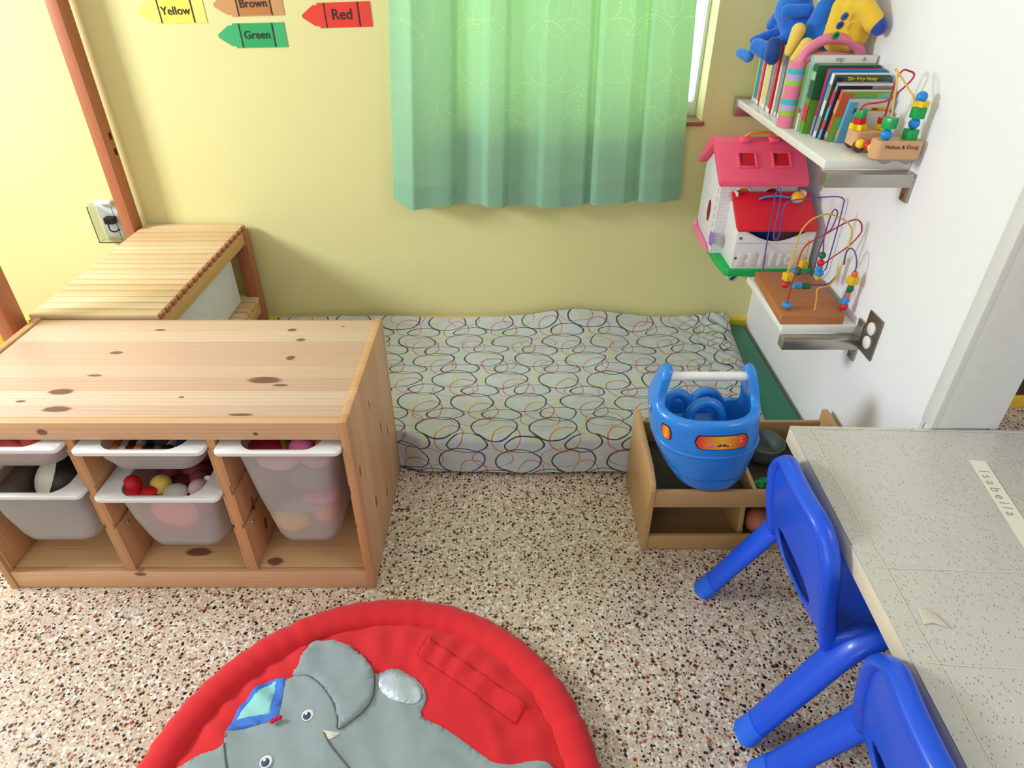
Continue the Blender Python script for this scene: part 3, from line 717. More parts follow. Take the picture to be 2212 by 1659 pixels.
# ================================================================ BIN RACK WITH TOY CARRIER
RX0, RX1, RY0, RY1 = .347, .893, 1.208, 1.497
ply = wood('birch_ply', (206, 164, 112), (186, 142, 92), 'y', 'z', .3, (), .4, .35)
plx = wood('birch_ply_rail', (198, 156, 104), (176, 134, 86), 'x', 'z', .3, (), .4, .35)
rk = thing('toy_rack', 'low plywood toy rack with open trays in front of the mattress', 'toy rack', ((RX0+RX1)/2, (RY0+RY1)/2, 0))
prof = [(RY0, 0), (RY1, 0), (RY1, .262), (RY1-.02, .264), (1.27, .251), (1.218, .233), (RY0, .215)]
for xa in (RX0, RX1-.015):
    bm = B(); pr(bm, prof, 'x', xa, xa+.015, .0025); obj('side_panel', bm, ply, rk)
for nm, ya, yb, za, zb in (('rail', RY0+.004, RY0+.016, .157, .211), ('rail', RY0+.004, RY0+.016, .0, .052), ('rail', RY1-.014, RY1-.002, .155, .225), ('rail', RY1-.014, RY1-.002, .03, .10)):
    bm = B(); bx(bm, RX0+.0152, RX1-.0152, ya, yb, za, zb, .002); obj(nm, bm, plx, rk)
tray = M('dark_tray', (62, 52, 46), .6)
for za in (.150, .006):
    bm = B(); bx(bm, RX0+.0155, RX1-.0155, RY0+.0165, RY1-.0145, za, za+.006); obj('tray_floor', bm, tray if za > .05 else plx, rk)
bm = B(); pr(bm, [(RY0+.017, .1565), (RY1-.015, .1565), (RY1-.015, .21), (RY0+.017, .205)], 'x', .612, .624, .002); obj('divider', bm, ply, rk)
bm = B(); pr(bm, [(RY0+.017, .0125), (RY1-.03, .0125), (RY1-.03, .149), (RY0+.05, .149)], 'x', .604, .618, .002); obj('divider', bm, ply, rk)
bm = B(); bx(bm, RX0+.0155, RX1-.0155, RY1-.024, RY1-.0145, .0125, .149); obj('back_board', bm, plx, rk)
# toys in the rack
def brick(px, py, y, w_, m, lab, rot=0):
    p = at(px, py, y=y); t = thing('toy_brick', lab, 'toy brick', (p.x, p.y, max(.1568, p.z-w_)), rot)
    z0 = t.location.z
    bm = B(); bx(bm, -w_, w_, -w_*.6, w_*.6, 0, w_*.9, .003); obj('block', bm, m, t, local=True)
    for sx in (-.5, .5):
        bm = B(); lathe(bm, [(0, 0), (w_*.33, 0), (w_*.33, w_*.28), (w_*.28, w_*.33), (0, w_*.33)], (sx*w_, 0, w_*.9), 16); obj('stud', bm, m, t, local=True)
brick(1650, 1040, 1.262, .022, grn, 'green toy brick beside the divider of the plywood rack', .4)
brick(1715, 1020, 1.30, .026, M('brick_yellow', (232, 182, 30), .35), 'yellow toy brick standing in the tray behind the chair', 1.2)
brick(1740, 1056, 1.25, .018, M('brick_amber', (226, 160, 20), .35), 'small amber toy brick at the front of the tray', .2)
brick(1690, 1050, 1.30, .020, M('brick_dark_green', (20, 110, 50), .35), 'dark green toy brick between the green and yellow bricks', 2.0)
cc = at(1640, 1035, y=1.24)
bm = B(); lathe(bm, [(.012, -.028), (.020, -.02), (.022, 0), (.018, .018), (.012, .022), (.010, .014), (0, .012)], (.656, 1.262, .187), 20, Matrix.Rotation(.9, 4, 'X')); o = obj('toy_cup', bm, grn); props(o, 'green toy cup lying at the front edge of the plywood rack', 'toy cup')
bm = B(); lathe(bm, [(.02, 0), (.04, .004), (.052, .03), (.056, .055), (.053, .055), (.048, .03), (.036, .01), (0, .008)], (.70, 1.415, .157), 24); o = obj('grey_bowl', bm, M('grey_bowl', (96, 104, 104), .4)); props(o, 'dark grey plastic bowl at the back of the plywood rack', 'bowl')
o = T('toy_ball', 'orange-pink ball on the lowest level of the plywood rack', 'ball', lambda bm: ell(bm, (.672, 1.268, .0505), .038, u=24, v=16), M('peach_plastic', (226, 140, 104), .5))
# blue carrier ------------------------------------------------------------
blue = M('carrier_blue', (40, 132, 226), .32, .03, 12, coat=.3)
tc = thing('toy_carrier', 'bright blue plastic toy carrier with a white handle on the plywood rack', 'toy carrier', (.478, 1.312, .212))
CXc, CYc = .470, 1.312
NT = 96
def plan(a, z):
    """outline radius of the tub at angle a and height z (0..1); front (-y) is a blunt prow"""
    w0 = .060+.072*min(1, z*1.5)**.5; d0 = .062+.060*min(1, z*1.35)**.55
    ca, sa = math.cos(a), math.sin(a)
    e = 2.5
    r = (abs(ca/w0)**e+abs(sa/d0)**e)**(-1/e)
    q = max(0, 1-z)
    if sa < 0: r *= 1-.07*abs(ca)**2*q
    return Vector((ca*r+.030*q, sa*r-.034*q, 0))
def rimz(a):
    d = min(abs(math.atan2(math.sin(a-t), math.cos(a-t))) for t in (math.radians(4), math.radians(176)))
    horn = 1/(1+math.exp((d-.30)/.045))
    back = max(0, math.sin(a))**.7
    return .222-.085*back*(1-horn)+.082*horn
BZ0 = .2125
bm = B(); R_ = []
for j in range(15):
    t = j/14
    ring = []
    for k in range(NT):
        a = 2*PI*k/NT; zr = rimz(a); z = t*zr
        zn = min(1, z/.2)
        p = plan(a, zn)
        hz = max(0, (z-.215)/.14); p *= (1-.27*hz)
        if .50 < zn < .60 : p *= 1.0
        ring.append(Vector((CXc+p.x, CYc+p.y, BZ0+z)))
    R_.append(ring)
wall_t = .016
inner = []
for j in range(9):
    t = 1-j/8; ring = []
    for k in range(NT):
        a = 2*PI*k/NT; zr = rimz(a); z = .10+(zr-.10)*t
        zn = min(1, z/.2); p = plan(a, zn); hz = max(0, (z-.215)/.14); p *= (1-.27*hz)
        L = p.length; hornw = .026 if hz > 0 else wall_t
        p *= (L-(.022 if hz > .02 else wall_t))/L
        ring.append(Vector((CXc+p.x, CYc+p.y, BZ0+z-(.0 if j else -.0))))
    inner.append(ring)
rimr = []
for k in range(NT):
    a = 2*PI*k/NT; m_ = (R_[-1][k]+inner[0][k])/2; m_.z += .006; rimr.append(m_)
loft(bm, R_+[rimr]+inner, True, True)
body = obj('body', bm, blue, tc, 60)
# raised front band carrying the picture
def onfront(a, z, off):
    zn = min(1, z/.2); p = plan(a, zn); L = p.length; p *= (L+off)/L
    return Vector((CXc+p.x, CYc+p.y, BZ0+z))
def decal(name, a0, a1, z0, z1, off, m, parent, r=.3, na=20, nz=8):
    """rounded panel hugging the front of the tub"""
    bm = B(); pts = []
    for i in range(na+1):
        for s in (0,): pass
    V = {}
    for i in range(na+1):
        u = i/na; a = a0+(a1-a0)*u
        du = min(u, 1-u)*(na/ (na*r)) if r else 1
        sh = (1-math.sqrt(max(0, 1-(1-min(1, du))**2)))*.5 if r else 0
        for j in range(nz+1):
            v = j/nz; v = sh+(1-2*sh)*v
            V[i, j] = bm.verts.new(onfront(a, z0+(z1-z0)*v, off))
    for i in range(na):
        for j in range(nz): bm.faces.new((V[i, j], V[i+1, j], V[i+1, j+1], V[i, j+1]))
    bmesh.ops.remove_doubles(bm, verts=bm.verts, dist=1e-6)
    return obj(name, bm, m, parent, 60)
def sticker_mat():
    g = G('sticker_print'); v = g.coord('Generated'); s = g.xyz(v)
    f = g.m1('SUBTRACT', 1.0, g.m1('ABSOLUTE', g.m1('MULTIPLY', g.m1('SUBTRACT', s[0], .5), 2.2)), clamp=True)
    g.l(g.mix(f, lin((226, 50, 40)), lin((244, 178, 40))), g.b.inputs['Base Color']); g.b.inputs['Roughness'].default_value = .3; return g.m
A = math.radians
stk = sticker_mat(); blkp = M('sticker_edge', (36, 26, 60), .4)
decal('sticker_border', A(-112), A(-52), .160, .198, .0012, blkp, body, .12)
st = decal('picture_sticker', A(-110.5), A(-53.5), .162, .196, .0020, stk, body, .12)
decal('sticker_border', A(-148), A(-135), .164, .202, .0012, blkp, body, .3)
decal('small_sticker', A(-147), A(-136), .166, .200, .0020, stk, body, .3)
decal('logo_sticker', A(-176), A(-170), .182, .208, .0016, M('logo_white', (236, 226, 230), .4), body, .4)
decal('logo_mark', A(-175), A(-171), .187, .203, .0022, M('logo_red', (220, 40, 60), .4), body, .2)
tiny = M('sticker_figure', (150, 40, 90), .5)
for aa, zz, rr, mm in ((-80, .197, .0035, tiny), (-77.5, .199, .004, dark), (-73.5, .199, .004, dark), (-70, .197, .0035, tiny), (-67, .199, .004, M('sticker_yellow', (240, 200, 60), .4)), (-88, .197, .007, M('sticker_pink', (236, 120, 150), .4)), (-55, .205, .0035, M('sticker_light', (250, 180, 160), .4)), (-55, .213, .0025, MC['sticker_light'])):
    p = onfront(A(aa-7), zz-.026, .0024); bm = B(); ell(bm, p, (rr, .0008, rr*.8)); obj('printed_figure', bm, mm, st, 60)
bm = B()
P = [onfront(A(a), .055, .0004) for a in range(-175, -4, 5)]; tube(bm, P, .0012, 6); obj('moulded_seam', bm, M('carrier_seam', (24, 90, 176), .4), body)
# brow ledge along the front rim
bm = B(); P = [onfront(A(a), .138+.004*math.cos(A(a*2)), -.003) for a in range(-160, -19, 4)]; tube(bm, P, .0055, 8); obj('moulded_ledge', bm, blue, body, 180)
# handle bar, seats
hz = BZ0+.282
bm = B(); tube(bm, [(CXc-.092, CYc-.0, hz), (CXc+.092, CYc-.0, hz)], .0115, 16); obj('handle', bm, M('handle_white', (232, 232, 230), .35), tc)
for (sx, sy, R0) in ((-.045, .05, .032), (.028, .052, .036), (.012, -.005, .042)):
    bm = B(); P = [(CXc+sx+R0*math.cos(t), CYc+sy+.012*math.sin(t), BZ0+.150+R0*1.2*math.sin(t)) for t in [PI*k/12 for k in range(13)]]
    P = [(P[0][0], P[0][1], BZ0+.10)]+P+[(P[-1][0], P[-1][1], BZ0+.10)]
    tube(bm, P, .0135, 12); obj('seat_arch', bm, blue, tc, 60)
bm = B(); bx(bm, CXc-.075, CXc+.075, CYc-.06, CYc+.07, BZ0+.101, BZ0+.125, .01, seg=3); obj('deck', bm, blue, tc)

# ================================================================ TABLE
tz = .492; trot = math.radians(-1.9)
tb = thing('play_table', 'speckled grey laminate table with a pale edge on the right', 'table', (.601, 1.125, 0), trot)
def lam():
    g = G('speckled_laminate'); v = g.coord(); n1 = g.noise(v, 5, 3)
    col = g.mix(n1.outputs[0], lin((190, 187, 178)), lin((204, 202, 198)))
    vo = g.n('ShaderNodeTexVoronoi', voronoi_dimensions='2D'); mp_ = g.coord(scale=(1, .55, 1), rot=(0, 0, .9)); g.l(mp_, vo.inputs[0]); vo.inputs['Scale'].default_value = 300
    sp = g.n('ShaderNodeSeparateColor'); g.l(vo.outputs['Color'], sp.inputs[0])
    f = g.m1('MULTIPLY', g.m1('LESS_THAN', vo.outputs['Distance'], .28), g.m1('LESS_THAN', sp.outputs[0], .13))
    col = g.mix(g.m1('MULTIPLY', f, .7), col, lin((112, 100, 84)))
    f2 = g.m1('MULTIPLY', g.m1('LESS_THAN', vo.outputs['Distance'], .30), g.m1('GREATER_THAN', sp.outputs[0], .8))
    col = g.mix(g.m1('MULTIPLY', f2, .45), col, lin((226, 220, 206)))
    g.l(col, g.b.inputs['Base Color']); g.b.inputs['Roughness'].default_value = .28; g.b.inputs['Coat Weight'].default_value = .35
    g.b.inputs['Coat Roughness'].default_value = .12
    g.bump(g.noise(v, 7, 2).outputs[0], .15, .004); return g.m
lam_m = lam()
bm = B(); bx(bm, 0, 1.15, -1.35, -.003, tz-.004, tz, .0008); obj('tabletop', bm, lam_m, tb, local=True)
bm = B(); bx(bm, .0, 1.15, -1.35, -.003, tz-.042, tz-.0042, .001); ed = obj('edge_band', bm, M('cream_edge', (226, 214, 192), .4), tb, local=True)
for lx, ly in ((.42, -.22), (1.05, -.22), (.42, -1.25), (1.05, -1.25)):
    bm = B(); tube(bm, [(lx, ly, 0), (lx, ly, tz-.043)], .018, 14); obj('leg', bm, M('table_leg_grey', (130, 130, 132), .4, metal=.6), tb, local=True)
film = M('clear_film', (236, 236, 230), .08, 0, trans=1, ior=1.1)
bm = B()   # folded seams of the clear film stretched over the top
for a, b in (((.035, -.01), (.035, -1.34)), ((.0, -.012), (.5, -.012)), ((.02, -.39), (1.1, -.405)), ((.02, -.565), (1.1, -.60))):
    P = [Vector((a[0]+(b[0]-a[0])*t/24+.0015*math.sin(t*1.9), a[1]+(b[1]-a[1])*t/24+.0015*math.sin(t*2.7+1), tz+.0006)) for t in range(25)]
    tube(bm, P, .0012, 5, rb=.0005)
o = obj('film_seam', bm, M('film_crease', (214, 208, 192), .2), tb, local=True)
bm = B(); pr(bm, [(.046, -.50), (.050, -.47), (.072, -.478), (.080, -.505), (.062, -.497)], 'z', tz, tz+.003, .001); obj('film_wrinkle', bm, MC['film_crease'], tb, local=True)
# name strip
pa, pb, pc, pd = at(2092, 996, z=tz), at(2130, 997, z=tz), at(2212, 1145, z=tz), at(2212, 1082, z=tz)
ctr = at(2165, 1075, z=tz); dirv = (at(2205, 1145, z=tz)-at(2110, 997, z=tz)); dirv.z = 0; L_ = dirv.length; dirv.normalize()
perp = Vector((0, 0, 1)).cross(dirv)
st0 = at(2110, 996, z=tz)
ns = thing('name_strip', 'white paper name strip taped to the speckled table', 'name strip', (st0.x, st0.y, tz+.0008))
TT = rows(dirv, perp, Vector((0, 0, 1)), Vector((st0.x, st0.y, tz+.0006)))
bm = B(); bx(bm, 0, .30, -.016, .016, 0, .0006, mat=TT); obj('paper', bm, M('paper_white', (232, 228, 212), .6), ns)
bm = textbm('I s a b e l l a', .026, TT @ Matrix.Translation((.093, -.001, .0009)), .0002, 1.0, -.0002); obj('lettering', bm, M('pencil_grey', (150, 150, 146), .6), ns, 180)

# ================================================================ CHAIRS
cblue = M('chair_blue', (22, 84, 228), .36, .04, 10, coat=.15); fblue = M('foot_cap_blue', (34, 104, 236), .4)
ch = thing('child_chair', 'blue plastic child chair pushed under the table beside the plywood rack', 'chair', (.62, .90, 0), 0, 'blue chairs at the table')
# local frame: +x faces the table, y across
def shell():
    bm = B(); NV, NU = 64, 44; g = {}
    def pt(u, v, off=0):
        # v: 0 seat front edge ... .5 bend ... 1 top of back ; u: -1..1 across
        if v < .5:
            t = v/.5; x = .30-.330*t; z = .238-.010*math.sin(t*PI)+.006*(1-t)**8
            z += .014*abs(u)**3*(t)
            wv = .150-.010*(1-t)
            n = Vector((0, 0, 1))
        else:
            t = (v-.5)/.5; z = .238+.275*t; x = -.030-.052*t-.010*math.sin(t*PI)
            x += .014*abs(u)**2.5
            wv = .150-.012*t
            n = Vector((.93, 0, .33))
        if v > .86: wv *= math.sqrt(max(0, 1-((v-.86)/.14)**2*.35))
        bl_ = 1
        return Vector((x, u*wv, z))
    # bend radius smoothing
    prof_ = [pt(0, k/NV) for k in range(NV+1)]
    for k in range(NV+1):
        for j in range(NU+1):
            u = -1+2*j/NU; v = k/NV
            a = pt(u, v); b_ = pt(u, max(0, v-.05)); c_ = pt(u, min(1, v+.05))
            p = (a*2+b_+c_)/4 if .4 < v < .6 else a
            if v >= 1-1e-6: p.z -= .0
            # rounded top corners
            if v > .8:
                q = (v-.8)/.2; p.z -= .028*(abs(u)**5)*q
            if v < .12: p.x -= .035*(abs(u)**4)*(1-v/.12)
            g[k, j] = bm.verts.new(p)
    for k in range(NV):
        for j in range(NU):
            u = -1+2*(j+.5)/NU; v = (k+.5)/NV
            du = u/.62; dv = (v-.632)/.078
            if du*du+dv*dv < 1: continue
            bm.faces.new((g[k, j], g[k, j+1], g[k+1, j+1], g[k+1, j]))
    hole = {(k, j) for k in range(NV) for j in range(NU) if ((-1+2*(j+.5)/NU)/.62)**2+(((k+.5)/NV-.632)/.078)**2 < 1}
    for k in range(1, NV):
        for j in range(1, NU):
            adj = [(k-1, j-1), (k-1, j), (k, j-1), (k, j)]; h_ = sum(a in hole for a in adj)
            if 0 < h_ < 4:
                a_, b_ = (-1+2*j/NU)/.62, (k/NV-.632)/.078; r_ = math.hypot(a_, b_)
                g[k, j].co = pt(a_/r_*.62, b_/r_*.078+.632)
    for v in [v for v in bm.verts if not v.link_faces]: bm.verts.remove(v)
    bmesh.ops.recalc_face_normals(bm, faces=bm.faces)
    return bm, [g[k, 0].co.copy() for k in range(int(NV*.5), NV+1)]+[g[NV, j].co.copy() for j in range(1, NU+1)]+[g[k, NU].co.copy() for k in range(NV-1, int(NV*.5)-1, -1)]
sb, rimp = shell()
so = obj('seat_shell', sb, cblue, ch, 50, local=True)
md = so.modifiers.new('s', 'SOLIDIFY'); md.thickness = .008; md.offset = 0
md = so.modifiers.new('u', 'SUBSURF'); md.levels = 1; md.render_levels = 1
bm = B(); tube(bm, rimp, .013, 10, rb=.018, up=(1, 0, 0)); obj('backrest_rim', bm, cblue, ch, 180, local=True)
def leg(sx, sy):
    bm = B()
    if sx < 0: P = [(.075, sy*.158, .318), (.035, sy*.162, .300), (.0, sy*.165, .262), (-.05, sy*.171, .165), (-.112, sy*.178, .045), (-.128, sy*.180, .014)]
    else: P = [(.075, sy*.158, .318), (.13, sy*.160, .305), (.19, sy*.164, .262), (.24, sy*.170, .165), (.298, sy*.178, .045), (.314, sy*.18, .014)]
    Q = smooth_path(P, 6); n_ = len(Q)
    tube(bm, Q, [.017-.001*i/n_ for i in range(n_)], 14, rb=[.036-.008*i/n_ for i in range(n_)], up=(0, 1, 0))
    return bm, Q
for sx in (-1, 1):
    for sy in (-1, 1):
        bm, Q = leg(sx, sy); lg = obj('leg', bm, cblue, ch, 60, local=True)
        d = (Q[-1]-Q[-5]).normalized(); e0 = Q[-1]-d*.024
        bm = B(); tube(bm, [e0, e0+d*.0015, Q[-1], Q[-1]+d*.012, Q[-1]+d*.030], [.0168, .0188, .0192, .0192, .0188], 14, rb=[.0288, .0308, .0312, .0312, .0308], up=(0, 1, 0))
        for v in bm.verts: v.co.z = max(v.co.z, .0005)
        obj('foot_cap', bm, fblue, lg, 50, local=True)
for sy in (-1, 1):
    bm = B(); pts = smooth_path([(-.02, sy*.148, .262), (.02, sy*.156, .292), (.07, sy*.158, .308), (.12, sy*.158, .298), (.20, sy*.150, .250)], 5)
    tube(bm, pts, .014, 10, rb=.022); obj('side_bracket', bm, cblue, ch, 60, local=True)
ch2 = copytree(ch); ch2.location = (.612, .447, 0); ch2.rotation_euler.z = math.radians(-3)
ch2['label'] = 'nearer of the two blue child chairs, by the bottom edge of the table side'
# ================================================================ WALL SHELVES
steel = M('brushed_steel', (176, 172, 164), .28, .08, 8, metal=.9); wsh = M('white_shelf_board', (238, 236, 232), .22)
SX = .712
def wall_shelf(zt, y0, y1, label):
    t = thing('wall_shelf', label, 'shelf', (WX, (y0+y1)/2, zt-.02), 0, 'white wall shelves')
    bm = B(); bx(bm, SX, WX-.002, y0, y1, zt-.02, zt, .0015); obj('board', bm, wsh, t)
    for ya, yb in ((y0-.036, y0-.002), (y1+.002, y1+.030)):
        bm = B(); bx(bm, SX-.004, WX-.006, ya, yb, zt-.052, zt-.021 if ya < y0 else zt+.004, .002); br = obj('bracket', bm, steel, t)
        yc = (ya+yb)/2
        bm = B(); bx(bm, WX-.007, WX-.0005, yc-.016, yc+.016, zt-.088, zt+.028 if ya < y0 and zt < .7 else zt-.03, .002)
        pl = obj('wall_plate', bm, steel, br)
        bm = B()
        for zz in ((zt+.015, zt-.075) if ya < y0 and zt < .7 else (zt-.075,)): lathe(bm, [(0, 0), (.0035, 0), (.0025, .0012), (0, .0014)], (WX-.007, yc, zz), 10, Matrix.Rotation(-PI/2, 4, 'Y'))
        obj('screw', bm, M('screw_dark', (110, 106, 100), .4, metal=1), pl)
    return t
ZU, ZL = .947, .520
wall_shelf(ZU, 1.515, 2.205, 'upper white wall shelf carrying books and plush toys')
wall_shelf(ZL, 1.512, 2.19, 'lower white wall shelf carrying the toy house and bead maze')
# outlet
oy, oz = 1.441, .532
t = thing('wall_outlet', 'steel outlet plate with two white round sockets below the lower shelf end', 'outlet', (WX, oy, oz))
bm = B(); bx(bm, WX-.005, WX-.0003, oy-.034, oy+.034, oz-.056, oz+.056, .0015); obj('plate', bm, M('outlet_steel', (140, 132, 122), .35, metal=.85), t)
for dz in (-.0195, .0195):
    bm = B(); lathe(bm, [(0, 0), (.0168, 0), (.0168, .003), (.015, .0045), (0, .0045)], (WX-.005, oy, oz+dz), 28, Matrix.Rotation(-PI/2, 4, 'Y')); s_ = obj('socket', bm, MC['outlet_white'], t, 40)

# ================================================================ BOOKS
def book(y, thick, h, x0, x1, lean, spine, cover, lab, title=None, rnd=.006, edge=(236, 230, 214), deco=None, cat='book', group='books on the upper shelf', band=None):
    """standing on the shelf, spine to the left, front cover to the viewer; y is the front face at the bottom"""
    t = thing('book', lab, cat, ((x0+x1)/2, y+thick/2, ZU+.0008), 0, group)
    T_ = Matrix.Translation((0, y, ZU+.0008+thick*math.sin(lean)*0)) @ Matrix.Rotation(lean, 4, 'X')
    # leaning towards the viewer about the bottom front edge
    def cov(ya, yb):
        bm = B(); pts = [(x0, 0), (x1, 0), (x1, h-rnd)]+[(x1-rnd+rnd*math.cos(a), h-rnd+rnd*math.sin(a)) for a in (PI/6, PI/3, PI/2)]+[(x0, h)]
        pr(bm, pts, 'y', ya, yb, 0, T_); return bm
    obj('front_cover', cov(0, .0018), cover, t); obj('back_cover', cov(thick-.0018, thick), spine, t)
    bm = B(); bx(bm, x0+.001, x1-.003, .0019, thick-.0019, .001, h-.002, mat=T_); obj('pages', bm, M('book_pages', edge, .8), t)
    bm = B(); bx(bm, x0-.0012, x0+.0009, .0, thick, 0, h, .0008, mat=T_); sp_ = obj('spine', bm, spine, t)
    if band:
        for q_, (a, b, mm) in enumerate(band):
            bm = B(); bx(bm, x0-.0018-q_*.0003, x0-.0011, .0004, thick-.0004, a*h, b*h, mat=T_); obj('spine_print', bm, mm, sp_)
    if deco:
        for q_, (a0_, a1_, b0, b1, mm) in enumerate(deco):
            bm = B(); bx(bm, x0+(x1-x0)*a0_, x0+(x1-x0)*a1_, -.0005-q_*.0002, -.0001, h*b0, h*b1, mat=T_); obj('cover_print', bm, mm, t)
    if title:
        for (s, size, u, v, mm) in title:
            bm = textbm(s, size, T_ @ Matrix.Translation((x0+(x1-x0)*u, -.0022, h*v)) @ Matrix.Rotation(PI/2, 4, 'X'), .0002, 1, .0003); obj('title', bm, mm, t, 180)
    return t
def bk(n, c): return M('book_'+n, c, .4, .05)
W_ = bk('white', (232, 230, 224)); bgr = bk('pale_green', (160, 206, 160)); bbl = bk('sky', (30, 140, 214)); bpk = bk('coral', (226, 84, 104)); byl = bk('yellow', (236, 220, 70))
bsl = bk('slate', (130, 150, 176)); brd = bk('red', (218, 60, 60)); bgy = bk('grey', (150, 150, 160)); bcr = bk('cream', (214, 206, 176)); btl = bk('teal', (110, 206, 190)); bdg = bk('dark_green', (40, 100, 66)); bg2 = bk('grass', (104, 160, 50)); bmg = bk('magenta', (214, 40, 90)); blv = bk('lavender', (170, 150, 200)); bor = bk('orange', (206, 96, 56)); blb = bk('light_blue', (96, 176, 226)); bnv = bk('navy', (40, 46, 84))
xs0 = .748
far = [(2.176, .012, .172, bgr, 'thin pale green book, the one nearest the yellow wall'), (2.157, .016, .172, bbl, 'bright blue book second from the yellow wall'),
       (2.141, .010, .174, bk('mustard', (226, 180, 40)), 'narrow mustard yellow book right of the bright blue one'), (2.123, .013, .176, bpk, 'coral red book right of the narrow mustard one'),
       (2.106, .011, .174, W_, 'white-spined book right of the coral red one'), (2.086, .015, .172, byl, 'lemon yellow book below the small dark blue foot'),
       (2.062, .018, .170, bcr, 'cream book between the lemon yellow and grey-blue ones'), (2.034, .020, .172, bsl, 'grey-blue book left of the bright red spine'),
       (2.006, .018, .178, brd, 'bright red tall book under the yellow slipper'), (1.984, .012, .176, W_, 'white book between the red spine and the grey one'),
       (1.962, .014, .174, bgy, 'grey book beside the white one, left of the pink toy book'), (1.935, .020, .172, bk('tan', (200, 180, 140)), 'tan book touching the pink toy book')]
xoff = [0, .001, .0, -.002, .001, .0, -.002, .0, -.006, -.003, -.001, .0]
for k, (y, th_, h, c, lab) in enumerate(far):
    book(y, th_, h, xs0+xoff[k], .895, 0, c, c, lab, band=[(.0, .06, W_)])
# near books
PIK = []
book(1.792, .011, .178, .745, .903, 0, btl, W_, 'tall book with teal spine and pale grey cover, right of the pink toy book', band=[(0, .24, W_), (.24, .30, bmg)], title=[('my', .016, .42, .95, bgy), ('A', .014, .80, .95, bgy)])
book(1.762, .026, .160, .750, .905, .0, bdg, bdg, 'thick green picture book with a red flower on its spine', band=[(0, .52, bg2), (.18, .42, brd), (.78, .9, bgr)], deco=[(0, 1, 0, .5, bg2)])
book(1.742, .010, .156, .765, .905, .09, bmg, bbl, 'thin book with magenta spine and blue cover', band=[(0, .3, blv)])
book(1.716, .015, .151, .764, .904, .16, W_, bk('forest', (84, 96, 80)), 'white-spined board book with yellow title on a dark green cover', rnd=.012,
     title=[('The Very Noisy', .011, .48, .945, byl), ('Bumpy Garden Walk', .012, .5, .87, byl)], band=[(.1, .35, bgy), (.6, .85, bgy)], deco=[(.04, .16, .82, .97, bnv), (.86, .98, .80, .97, bk('pond', (70, 110, 110)))])
book(1.700, .011, .136, .770, .902, .2, bgy, bnv, 'navy board book with a blue and red spine', rnd=.012, band=[(.0, .55, blb), (.18, .34, brd), (.62, .86, bmg)], deco=[(.62, 1, .90, .96, bgy), (0, 1, .965, 1, W_)])
book(1.682, .014, .122, .778, .903, .22, bor, bk('lime', (120, 176, 76)), 'board book with rust orange spine and green cover', band=[(.06, .16, btl), (.55, .8, bk('peach', (226, 160, 120)))], deco=[(.0, .22, .5, .97, bor), (.66, .74, .3, .97, bk('ochre', (186, 166, 70))), (.74, 1, .3, .97, bk('aqua', (120, 190, 190)))])
book(1.668, .011, .104, .797, .898, .2, blb, bk('ivory', (214, 210, 196)), 'small board book titled Potty Time with a light blue spine', deco=[(0, .2, .0, .95, blb), (.52, .9, .62, .84, bk('amber', (222, 176, 60)))], title=[('Potty Time', .0175, .52, .75, dark)], band=[(.1, .3, bk('peach', (226, 160, 120)))])
book(1.654, .010, .078, .826, .896, .2, bk('peach', (226, 160, 120)), bk('ivory', (214, 210, 196)), 'smallest peach coloured board book behind the bead train')
# pink toy book with handle
pt_ = thing('toy_songbook', 'pink plastic toy book with striped spine and carrying handle among the books', 'toy book', (.80, 1.86, ZU))
tp = M('songbook_pink', (238, 130, 164), .28, .03, coat=.3)
yb0, yb1 = 1.818, 1.862
bm = B(); cxs, czs = .728, ZU+.001
def hs(z0, z1, m, nm, par):
    b_ = B(); tube(b_, [(cxs+.004, (yb0+yb1)/2, z0), (cxs+.004, (yb0+yb1)/2, z1)], .024, 24, rb=.022, up=(0, 1, 0)); return obj(nm, b_, m, par, 40)
spn = hs(czs, czs+.03, tp, 'spine', pt_)
segs = [(.030, .043, M('stripe_green', (160, 206, 80), .35)), (.043, .056, M('stripe_lavender', (196, 170, 224), .35)), (.056, .070, M('stripe_teal', (70, 186, 204), .35)), (.070, .103, tp), (.103, .115, MC['stripe_green']), (.115, .129, MC['stripe_lavender']), (.129, .142, MC['stripe_teal']), (.142, .158, tp)]
for a, b, m in segs: hs(czs+a, czs+b, m, 'stripe', spn)
bm = B()
for ya in (yb0+.003, yb1-.009):
    pr(bm, [(.738, czs), (.898, czs), (.898, czs+.135), (.88, czs+.155), (.75, czs+.158), (.738, czs+.145)], 'y', ya, ya+.006, .0015)
obj('cover', bm, M('songbook_lime', (190, 214, 110), .4), pt_)
bm = B(); bx(bm, .745, .892, yb0+.0095, yb1-.0095, czs+.002, czs+.15); obj('pages', bm, M('songbook_pages', (240, 170, 190), .5), pt_)
yc = (yb0+yb1)/2
P = smooth_path([(.733, yc, czs+.150), (.745, yc, czs+.180), (.772, yc, czs+.202), (.808, yc, czs+.210), (.846, yc, czs+.204), (.876, yc, czs+.184), (.888, yc, czs+.158)], 6)
bm = B(); tube(bm, P, .013, 12, rb=.012, up=(0, 1, 0)); obj('handle', bm, tp, pt_, 180)
bm = B(); tube(bm, smooth_path([(.745, yc, czs+.162), (.80, yc, czs+.170), (.88, yc, czs+.162)], 6), .011, 10); obj('handle_base', bm, tp, pt_, 180)

